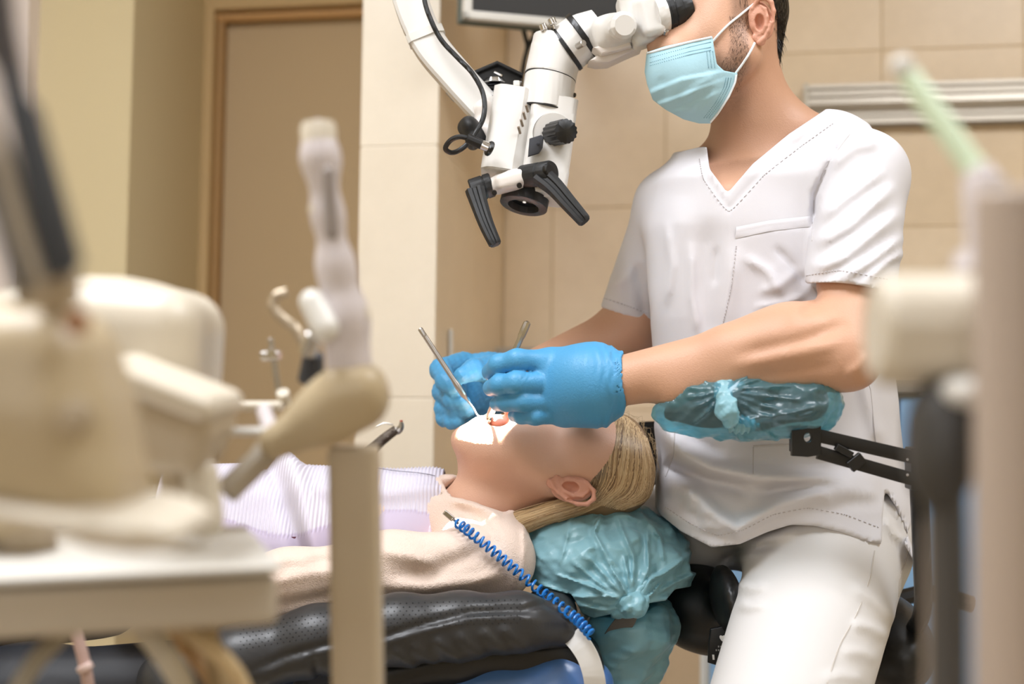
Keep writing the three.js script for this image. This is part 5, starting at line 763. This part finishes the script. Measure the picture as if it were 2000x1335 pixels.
  part(stool, 'armrest_pad', mesh(grow(ARMPAD, -0.001), ...span(1270, 720, 1640, 860, 1.66, 1.82), 0.004), std(0x15181a, 0.45), 'black armrest pad');
  // far armrest bracket behind the patient's hair
  part(stool, 'far_armrest', [plate([[1248, 824], [1287, 822], [1287, 900], [1272, 905], [1250, 880]], 2.09, 0.012, 0.001), box(V(1262, 842, 2.075), 0.02, 0.012, 0.012, 0.001), tube([V(1275, 900, 2.1), V(1290, 1000, 2.12), V(1340, 1150, 2.08)], 0.012, 12, 8)], MAT.black, 'black bracket of the far armrest');
  part(stool, 'back_lever', tube([V(1690, 1190, 2.06), V(1810, 1158, 2.06), V(1900, 1180, 2.06)], 0.012, 10, 8), MAT.black);
}
// ---------------------------------------------------------------- instruments in the hands
{
  const pr = thing('dental_probe', 'thin steel probe with a bent tip in the far hand', 'dental probe', V(930, 810, 1.90));
  const a = V(820, 641, 1.915), b = V(893, 752, 1.912);
  part(pr, 'handle', turned(a, V(912, 781, 1.912), [[0, 0], [0, 0.0027], [0.01, 0.0034], [0.1, 0.0034], [0.11, 0.003], [0.12, 0.0034], [0.7, 0.0034], [0.78, 0.0044], [0.93, 0.0042], [0.96, 0.003], [1, 0.0016], [1, 0]], 20), MAT.steel);
  part(pr, 'tip', tube([V(911, 779, 1.912), V(924, 796, 1.908), V(933, 811, 1.903), V(940, 813, 1.90), V(952, 808, 1.896)], t => 0.0016 - 0.0009 * t, 24, 8), MAT.steel);
  const mr = thing('dental_mirror', 'steel mirror handle held in the near hand, reaching into the mouth', 'dental mirror', V(950, 815, 1.89));
  part(mr, 'handle', turned(V(1031, 627, 1.865), V(990, 722, 1.855), [[0, 0], [0, 0.0022], [0.03, 0.0048], [0.12, 0.0052], [0.3, 0.005], [0.36, 0.0042], [1, 0.0042], [1, 0]], 8), MAT.chrome);
  part(mr, 'shank', tube([V(990, 722, 1.855), V(972, 765, 1.868), V(958, 796, 1.885), V(949, 818, 1.893)], t => 0.0032 - 0.0016 * t, 20, 8), MAT.steel); part(mr, 'mirror_head', turned(V(950, 819, 1.893), V(953, 821, 1.894), [[0, 0], [0, 0.009], [1, 0.009], [1, 0]], 28), MAT.chrome);
}
// ---------------------------------------------------------------- delivery unit close to the lens, left
const unit = thing('delivery_unit', 'large beige dental delivery unit head, out of focus at the left', 'delivery unit', toFloor(V(-260, 1300, 0.95)));
{
  const cmesh = (f, b, c, name, mat, label) => part(unit, name, mesh(f, ...b, c), mat, label);
  cmesh(union(0.03, rbox(V(262, 690, 1.10), m(152, 1.1), m(128, 1.1), 0.07, 0.03, -0.06), rbox(V(160, 640, 1.12), m(160, 1.1), m(80, 1.1), 0.06, 0.026)), span(-60, 490, 470, 900, 0.95, 1.25), 0.004, 'rear_housing', MAT.cream, 'tall rounded rear housing');
  cmesh(union(0.03, rbox(V(60, 740, 0.76), m(150, 0.76), m(140, 0.76), 0.05, 0.028), rbox(V(90, 860, 0.76), m(140, 0.76), m(130, 0.76), 0.05, 0.03, -0.12), rbox(V(140, 940, 0.76), m(120, 0.76), m(70, 0.76), 0.045, 0.022, -0.25)), span(-160, 560, 330, 1060, 0.66, 0.86), 0.004, 'front_cover', MAT.beige, 'broad beige front cover');
  cmesh(union(0.02, rbox(V(130, 990, 0.75), m(190, 0.75), m(18, 0.75), 0.06, 0.007, -0.16), rbox(V(300, 1022, 0.76), m(90, 0.76), m(18, 0.76), 0.05, 0.007, -0.06)), span(-160, 900, 440, 1080, 0.64, 0.86), 0.003, 'base_flange', MAT.cream);
  cmesh(union(0.02, rbox(V(328, 752, 0.985), m(128, 0.985), m(26, 0.985), 0.06, 0.010, -0.37)), span(150, 620, 500, 900, 0.88, 1.08), 0.003, 'drawer_lip', MAT.cream, 'sloping pale drawer lip');
  cmesh(union(0.02, rbox(V(345, 800, 0.995), m(95, 0.995), m(40, 0.995), 0.05, 0.014, -0.25), rbox(V(345, 868, 1.0), m(74, 1), m(46, 1), 0.045, 0.014, -0.03)), span(220, 720, 480, 960, 0.9, 1.1), 0.003, 'drawer', MAT.beigeDark);
  cmesh(union(0.02, cap(V(392, 925, 1.0), V(402, 1015, 1.0), m(36, 1), m(36, 1))), span(330, 860, 470, 1080, 0.93, 1.06), 0.003, 'swivel_joint', MAT.cream, 'cream swivel joint');
  part(unit, 'joint_neck', rod(V(345, 900, 1.01), V(350, 1010, 1.01), m(38, 1)), MAT.beigeDark);
  part(unit, 'side_knob', [rod(V(150, 812, 0.715), V(146, 816, 0.70), m(34, 0.71)), rod(V(146, 816, 0.702), V(144, 818, 0.69), m(20, 0.71))], MAT.beigeDark);
  part(unit, 'push_button', rod(V(150, 628, 0.715), V(150, 629, 0.708), m(26, 0.71)), std(0xb98f73, 0.5));
  part(unit, 'support_arm', [tube([V(60, 960, 0.98), V(-120, 1010, 0.98), V(-260, 1060, 0.95)], 0.03, 12, 14), rod(V(-260, 1040, 0.95), toFloor(V(-260, 1300, 0.95), 0.04), 0.035)], MAT.beige); part(unit, 'floor_base', rod(toFloor(V(-260, 1300, 0.95), 0.04), toFloor(V(-260, 1300, 0.95), 0), 0.2), MAT.beige);
  part(unit, 'tool_bar', box(V(492, 793, 1.3), m(120, 1.3), m(20, 1.3), 0.02, 0.004), MAT.cream); part(unit, 'tool_bar', box(V(465, 842, 1.15), m(120, 1.15), m(16, 1.15), 0.02, 0.005), MAT.white);
}
const tray = thing('instrument_tray', 'flat white instrument tray on the delivery unit, out of focus at the lower left', 'tray', V(200, 1200, 0.88));
{
  part(tray, 'tray_body', box(V(150, 1142, 0.99), 0.25, 0.032, 0.2, 0.006, [0, 0.30, 0]), std(0xb8ad9c, 0.5)); part(tray, 'tray_top', box(V(150, 1082, 0.985), 0.254, 0.006, 0.205, 0.003, [0, 0.30, 0]), MAT.white, 'white tray surface');
  part(tray, 'support', rod(V(60, 1100, 1.0), V(40, 1010, 0.98), 0.02), MAT.beigeDark);
}
{
  const t = thing('tablet_screen', 'dark slanted screen edge at the far left, very out of focus', 'screen', V(110, 560, 0.62));
  part(t, 'bezel', plate([[-14, 120], [36, 176], [62, 205], [146, 505], [128, 535], [84, 545]], 0.62, 0.014, 0.002), std(0x2b2e33, 0.5)); part(t, 'back_shell', plate([[-50, 200], [2, 290], [86, 548], [58, 566], [10, 440]], 0.618, 0.02, 0.004), std(0xb4a896, 0.5)); part(t, 'rear_edge', plate([[-60, 290], [-30, 320], [44, 566], [26, 576]], 0.615, 0.014, 0.002), MAT.darkGrey); part(t, 'upper_arm', plate([[-60, -60], [-4, -60], [8, 40], [34, 176], [10, 190], [-50, 60]], 0.63, 0.02, 0.004), std(0x3a3434, 0.5)); part(t, 'hinge', [rod(V(110, 520, 0.64), V(104, 640, 0.85), m(34, 0.64)), box(V(92, 560, 0.66), 0.03, 0.02, 0.02, 0.006)], MAT.beigeDark);
}
// ---------------------------------------------------------------- suction holder with its handpiece
const holder = thing('suction_holder', 'beige post carrying a tapered holder arm in front of the chair', 'holder stand', toFloor(V(690, 1300, 1.12)));
{
  const bt = V(692, 870, 1.12), bb = V(702, 1500, 1.12);
  part(holder, 'post', mesh(chain(0.004, [V(686, 850, 1.12), V(706, 1480, 1.12)], [0.01, 0.01]) && ((x, y, z) => { const t = (y - bb.y) / (bt.y - bb.y), cx = lerp(bb.x, bt.x, t), qx = Math.abs(x - cx) - 0.0195 + 0.006, qz = Math.abs(z + 1.12) - 0.017 + 0.006; return Math.max(Math.hypot(Math.max(qx, 0), Math.max(qz, 0)) + Math.min(Math.max(qx, qz), 0) - 0.006, y - bt.y, bb.y - y); }), ...span(600, 830, 800, 1530, 1.06, 1.18), 0.0028), MAT.beigeDark);
  part(holder, 'lower_post', rod(bb.clone().setY(bb.y + 0.01), toFloor(bb, 0.03), 0.02), MAT.beigeDark); part(holder, 'floor_base', rod(toFloor(bb, 0.03), toFloor(bb, 0), 0.16), MAT.beigeDark);
  part(holder, 'holder_arm', mesh(union(0.02, cap(V(702, 782, 1.1), V(640, 800, 1.1), m(56, 1.1), m(52, 1.1)), cap(V(640, 805, 1.1), V(540, 862, 1.1), m(52, 1.1), m(34, 1.1)), rbox(V(690, 752, 1.1), m(52, 1.1), m(34, 1.1), 0.024, 0.012, 0.05)), ...span(470, 690, 790, 920, 1.02, 1.18), 0.0026), MAT.beige, 'thick tapered beige holder arm');
  part(holder, 'swing_link', [rod(V(530, 876, 1.11), V(440, 962, 1.09), m(26, 1.1)), rod(V(545, 846, 1.11), V(510, 890, 1.11), m(24, 1.1))], std(0xada291, 0.45)); part(holder, 'link_joint', rod(V(516, 800, 1.2), V(536, 872, 1.15), m(16, 1.2)), MAT.lilacGrey);
}
const hpz = thing('suction_handpiece', 'tall white suction handpiece standing upright in the holder arm', 'handpiece', V(690, 730, 1.1));
{
  part(hpz, 'body', mesh(union(0.014, chain(0.014, [V(622, 262, 1.08), V(626, 310, 1.08), V(640, 420, 1.085), V(656, 520, 1.09), V(672, 620, 1.095), V(684, 735, 1.1)], [30, 32, 26, 32, 44, 46].map(p => m(p, 1.09)))), ...span(560, 200, 760, 790, 1.02, 1.16), 0.0024), MAT.lilacGrey);
  part(hpz, 'nozzle_tip', turned(V(624, 300, 1.08), V(621, 238, 1.08), [[0, 0], [0, m(34, 1.08)], [0.8, m(35, 1.08)], [1, m(30, 1.08)], [1, m(22, 1.08)], [0.9, 0]], 32), MAT.cream); part(hpz, 'grip_groove', mesh(cap(V(641, 335, 1.055), V(648, 455, 1.06), m(12, 1.06), m(14, 1.06)), ...span(600, 290, 690, 510, 1.02, 1.1), 0.002), std(0x938a86, 0.5)); part(hpz, 'grip_collar', rod(V(633, 398, 1.085), V(635, 418, 1.085), m(32, 1.085)), MAT.cream);
  part(hpz, 'trigger', mesh(union(0.01, cap(V(610, 590, 1.08), V(635, 640, 1.075), m(26, 1.08), m(28, 1.08))), ...span(560, 540, 690, 700, 1.03, 1.13), 0.0022), MAT.white); part(hpz, 'valve_knob', [rod(V(706, 600, 1.09), V(712, 625, 1.09), m(14, 1.09)), rod(V(690, 612, 1.09), V(712, 612, 1.09), m(9, 1.09))], MAT.cream);
}
{
  const s = thing('air_syringe', 'small chrome syringe with a curved nozzle left of the handpiece', 'syringe', V(612, 740, 1.2));
  part(s, 'nozzle', tube([V(596, 672, 1.2), V(575, 640, 1.2), V(545, 615, 1.2), V(533, 595, 1.2), V(540, 577, 1.2), V(560, 570, 1.2)], t => m(11 - 2 * t, 1.2), 30, 12), std(0xb5a58e, 0.35, { metalness: 0.4 })); part(s, 'head', rod(V(600, 690, 1.18), V(615, 650, 1.17), m(17, 1.18)), MAT.chrome); part(s, 'grip', rod(V(606, 745, 1.2), V(612, 690, 1.19), m(25, 1.2), m(20, 1.2)), MAT.darkGrey);
  const k = thing('metal_handpiece', 'thin chrome handpiece standing left of the syringe', 'handpiece', V(548, 775, 1.32));
  part(k, 'rod', [rod(V(545, 775, 1.32), V(535, 700, 1.32), m(7, 1.32)), rod(V(533, 690, 1.32), V(528, 660, 1.32), m(6, 1.32))], MAT.steel); part(k, 'head', [rod(V(512, 694, 1.32), V(546, 693, 1.315), m(11, 1.32)), rod(V(529, 700, 1.31), V(529, 680, 1.31), m(8, 1.3))], MAT.chrome); part(k, 'foot', rod(V(556, 788, 1.32), V(552, 765, 1.31), m(13, 1.32)), MAT.cream);
  const fz = thing('dental_forceps', 'dark forceps tip rising behind the bib', 'forceps', V(700, 895, 2.12));
  part(fz, 'shaft', tube([V(640, 960, 2.1), V(715, 888, 2.12), V(748, 858, 2.12), V(774, 838, 2.12)], t => m(12 - 3 * t, 2.12), 24, 10), std(0x6b625a, 0.4, { metalness: 0.6 })); part(fz, 'beak', [tube([V(768, 842, 2.12), V(778, 842, 2.12), V(784, 834, 2.12), V(784, 824, 2.12)], t => m(7 - 3 * t, 2.12), 14, 8), tube([V(772, 838, 2.12), V(780, 832, 2.12), V(784, 824, 2.12)], m(3, 2.12), 10, 6)], MAT.steel); part(fz, 'red_dot', rod(V(784, 823, 2.115), V(784, 820, 2.115), m(3, 2.1)), std(0xc0442c, 0.5)); part(fz, 'spring', tube([V(735, 832, 2.12), V(750, 826, 2.12), V(768, 829, 2.12)], m(1.6, 2.12), 10, 6), MAT.steel);
}
// ---------------------------------------------------------------- hoses under the tray
{
  const H = [['beige hose curving down from the tray, nearest the chair', [[300, 1190, 1.0], [360, 1230, 1.0], [430, 1280, 1.0], [478, 1350, 1.02], [500, 1500, 1.05]], 18, 0xcbb48c], ['pale hose hanging in the middle of the bundle', [[245, 1180, 0.98], [285, 1230, 0.98], [330, 1290, 0.98], [360, 1350, 1.0], [380, 1500, 1.02]], 24, 0xbfb7a6], ['brown beige hose behind the pale hose', [[330, 1190, 1.06], [355, 1250, 1.06], [400, 1310, 1.06], [440, 1380, 1.06], [470, 1500, 1.08]], 16, 0xb08d62], ['tan hose under the tray beside the grey holder', [[400, 1200, 1.04], [412, 1260, 1.04], [430, 1340, 1.04], [440, 1500, 1.06]], 20, 0xa08a66], ['grey hose sweeping left below the tray', [[170, 1190, 0.95], [130, 1230, 0.95], [70, 1290, 0.93], [30, 1360, 0.92], [0, 1500, 0.95]], 18, 0x9c9484]];
  for (const [label, pts, r, c] of H) { const o = thing('unit_hose', label, 'hose', V(...pts[0]), 'hoses under the tray'); part(o, 'hose', tube([...pts.map(p => V(...p)), toFloor(V(...pts[pts.length - 1]), 0.02)], m(r, 1.0), 50, 14), std(c, 0.5)); part(o, 'ferrule', rod(V(...pts[0]).add(new THREE.Vector3(-0.004, 0.006, 0)), V(...pts[0]).lerp(V(...pts[1]), 0.12), m(r + 2, 1.0)), MAT.beigeDark); }
  const l = thing('suction_line', 'thin pinkish tube with a ring at the lower left', 'hose', V(150, 1225, 1.35)); part(l, 'tube', tube([V(128, 1180, 1.35), V(150, 1240, 1.35), V(166, 1300, 1.35), V(178, 1400, 1.35), toFloor(V(190, 1500, 1.35), 0.02)], m(12, 1.35), 40, 12), std(0xbfa39b, 0.5)); part(l, 'ring', rod(V(163, 1297, 1.345), V(169, 1309, 1.345), m(16, 1.35)), std(0xcdb4ab, 0.5));
  const g = thing('hose_clip', 'grey plastic hose holder under the tray corner', 'holder', V(420, 1200, 0.98)); part(g, 'clip', mesh(union(0.01, cap(V(395, 1185, 0.98), V(448, 1212, 0.98), m(26, 0.98), m(10, 0.98)), rbox(V(405, 1188, 0.98), m(24, 0.98), m(18, 0.98), 0.012, 0.005, -0.5)), ...span(340, 1130, 490, 1260, 0.93, 1.03), 0.0025), MAT.grey);
}
// ---------------------------------------------------------------- assistant's stand close to the lens, right
const stand = thing('assistant_stand', 'pale upright pole of an assistant stand at the right edge, out of focus', 'stand', toFloor(V(1990, 1300, 0.68)));
{
  part(stand, 'pole', [rod(V(1992, 372, 0.68), V(1992, 1500, 0.68), m(88, 0.68)), rod(V(1992, 1490, 0.68), toFloor(V(1992, 1500, 0.68), 0.03), m(80, 0.68))], std(0xb2a295, 0.45), 'pale pinkish pole'); part(stand, 'floor_base', rod(toFloor(V(1992, 1500, 0.68), 0.03), toFloor(V(1992, 1500, 0.68), 0), 0.16), MAT.beigeDark);
  part(stand, 'holder_drum', turned(V(1706, 645, 0.74), V(1930, 645, 0.74), [[0, 0], [0, m(88, 0.74)], [0.05, m(104, 0.74)], [0.12, m(110, 0.74)], [1, m(110, 0.74)], [1, 0]], 44), MAT.cream, 'white horizontal holder drum');
  part(stand, 'wand_socket', [rod(V(1922, 350, 0.77), V(1935, 520, 0.76), m(44, 0.77)), rod(V(1905, 500, 0.76), V(1900, 545, 0.755), m(40, 0.76))], MAT.lilacGrey);
  part(stand, 'bracket_bar', rod(V(1895, 770, 0.74), V(1990, 770, 0.70), m(28, 0.74)), MAT.cream);
  const w = thing('curing_light', 'green translucent curing light wand with a white tip at the right', 'curing light', V(1925, 360, 0.78));
  part(w, 'light_guide', rod(V(1772, 145, 0.80), V(1918, 350, 0.78), m(23, 0.8), m(25, 0.78)), std(0xdcefd2, 0.3)); part(w, 'tip', mesh(cap(V(1762, 130, 0.80), V(1774, 148, 0.80), m(24, 0.8), m(22, 0.8)), ...span(1710, 80, 1820, 200, 0.76, 0.84), 0.0018), MAT.white); part(w, 'collar', rod(V(1906, 334, 0.781), V(1928, 368, 0.777), m(34, 0.78)), MAT.lilacGrey);
  const b = thing('dark_handpiece', 'dark grey bulbous handpiece hanging below the white drum at the right', 'handpiece', V(1850, 1000, 0.72));
  part(b, 'grip', mesh(union(0.02, ell(V(1838, 880, 0.72), m(66, 0.72), m(125, 0.72), 0.02, -0.03), cap(V(1850, 800, 0.725), V(1862, 770, 0.73), m(46, 0.72), m(36, 0.72))), ...span(1740, 700, 1940, 1040, 0.68, 0.78), 0.0022), std(0x3d3b39, 0.5)); part(b, 'cap', mesh(ell(V(1878, 768, 0.715), m(50, 0.72), m(34, 0.72), 0.016), ...span(1800, 720, 1950, 820, 0.68, 0.75), 0.002), MAT.white); part(b, 'stem', tube([V(1848, 970, 0.722), V(1852, 1150, 0.722), V(1852, 1400, 0.722), toFloor(V(1852, 1500, 0.722), 0.02)], m(38, 0.722), 20, 16), std(0x4a4744, 0.5)); part(b, 'sleeve', rod(V(1832, 1010, 0.728), V(1830, 1480, 0.728), m(24, 0.728)), std(0xa89684, 0.5));
}
renderer.render(scene, camera);
